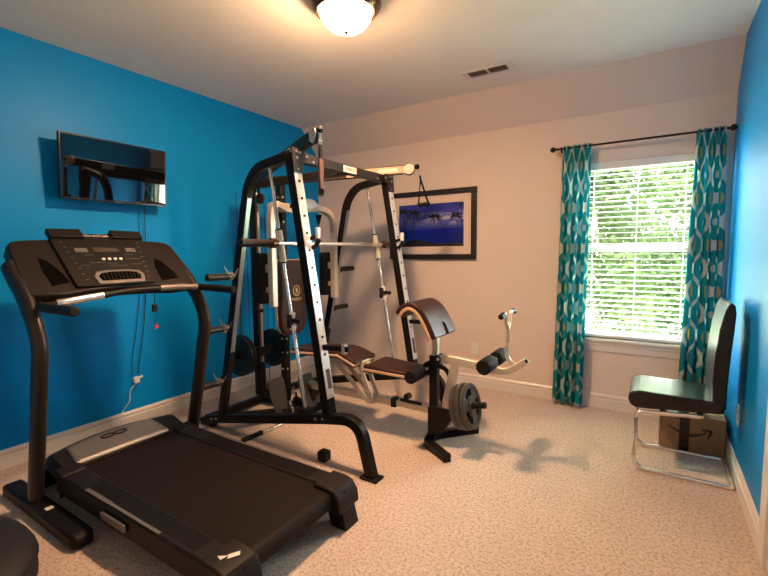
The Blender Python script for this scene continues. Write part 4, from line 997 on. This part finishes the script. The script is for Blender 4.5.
# ------------------------------------------------------------------ outside
struct(MB().grid(lambda u, v: V((-8 + 26 * u, D + .3 + 26 * v, -.35)), 2, 2).build('ground', M['grass']))
def tree(name, x, y, h, r, n, m, label, seed, z0=-.1, lsz=.14):
    rnd = random.Random(seed)
    t = thing(name, label, 'tree', (x, y, -.35), 'trees outside the window')
    b = MB(); trunk = smooth_path([(x, y, -.35), (x + .08, y, h * .3), (x - .05, y + .1, h * .6), (x + .05, y, h)], 5)
    nn = len(trunk)
    for i in range(nn - 1): b.cyl(trunk[i], trunk[i + 1], .11 * (1 - i / nn) + .02, 8, .11 * (1 - (i + 1) / nn) + .02)
    for k in range(10):
        p = trunk[rnd.randrange(nn // 4, nn - 1)]; a = rnd.uniform(0, 2 * PI); L = r * rnd.uniform(.5, .95)
        e = p + V((math.cos(a) * L, math.sin(a) * L, L * rnd.uniform(.2, .7))); mid = (p + e) / 2 + V((0, 0, .12))
        for p0, p1, w0, w1 in ((p, mid, .035, .022), (mid, e, .022, .008)): b.cyl(p0, p1, w0, 6, w1)
    b.build('trunk', M['bark'], t)
    b = MB()
    cl = [V((x + rnd.gauss(0, r * .45), y + rnd.gauss(0, r * .45), z0 + rnd.random() * (h - z0))) for _ in range(46)]
    for i in range(n):
        c = rnd.choice(cl) + V((rnd.gauss(0, .28), rnd.gauss(0, .28), rnd.gauss(0, .24)))
        d = V((rnd.gauss(0, 1), rnd.gauss(0, 1), rnd.gauss(0, .6))).normalized(); s = d.orthogonal().normalized(); L = lsz * rnd.uniform(.6, 1.2)
        vs = [b.bm.verts.new(c + q) for q in (d * -L * .5, s * L * .28, d * L * .5, s * -L * .28)]
        b.bm.faces.new(vs)
    o = b.build('foliage', m, t, smooth=False)
    return t
tree('tree', 2.55, 7.3, 4.4, .95, 9000, M['leaf_a'], 'light green leafy tree outside the window, nearest the glass', 1)
tree('tree', 3.95, 10.0, 5.0, 1.05, 9000, M['leaf_b'], 'mid green leafy tree outside, behind the right half of the window', 2)
tree('tree', 1.9, 13.2, 5.6, 1.25, 9000, M['leaf_b'], 'mid green leafy tree outside, behind the left half of the window', 3, lsz=.17)
tree('tree', 3.3, 18.0, 7.0, 2.1, 10000, M['leaf_c'], 'pale grey green tree farthest outside behind the other trees', 4, lsz=.24)

# ------------------------------------------------------------------ light
w = bpy.data.worlds.new('daylight'); sc.world = w; w.use_nodes = True
bg = w.node_tree.nodes['Background']; bg.inputs[0].default_value = (.93, .985, .97, 1); bg.inputs[1].default_value = 15.0
por = bpy.data.lights.new('window_portal', 'AREA'); por.shape = 'RECTANGLE'; por.size = WX1 - WX0; por.size_y = WZ1 - WZ0; por.cycles.is_portal = True
po = bpy.data.objects.new('window_portal', por); COL.objects.link(po); po.location = ((WX0 + WX1) / 2, D + .15, (WZ0 + WZ1) / 2); po.rotation_euler = (-PI / 2, 0, 0)
sun = bpy.data.lights.new('sun', 'SUN'); sun.energy = 50.0; sun.angle = .02; sun.color = (1, .95, .85)
so = bpy.data.objects.new('sun', sun); COL.objects.link(so); so.rotation_euler = (math.radians(38), math.radians(12), 0)

# ------------------------------------------------------------------ camera
cam = bpy.data.cameras.new('camera'); co = bpy.data.objects.new('camera', cam); COL.objects.link(co)
cam.sensor_width = 36; cam.sensor_fit = 'HORIZONTAL'; cam.lens = 36 * 429.133 / 768; cam.clip_start = .02
yaw, pitch, roll = .5633158, -.0866686, -.0095311
fwd = V((-math.sin(yaw) * math.cos(pitch), math.cos(yaw) * math.cos(pitch), math.sin(pitch))); right = V((math.cos(yaw), math.sin(yaw), 0)); up = right.cross(fwd)
r2 = right * math.cos(roll) + up * math.sin(roll); u2 = -right * math.sin(roll) + up * math.cos(roll)
mw = Matrix((r2, u2, -fwd)).transposed().to_4x4(); mw.translation = V((3.44673, 0, 1.35383)); co.matrix_world = mw
sc.camera = co
sc.view_settings.view_transform = 'Standard'; sc.view_settings.look = 'None'; sc.view_settings.gamma = 1.0; sc.view_settings.use_curve_mapping = False
sc.view_settings.exposure = 1.6
sc.cycles.diffuse_bounces = 8; sc.cycles.max_bounces = 14
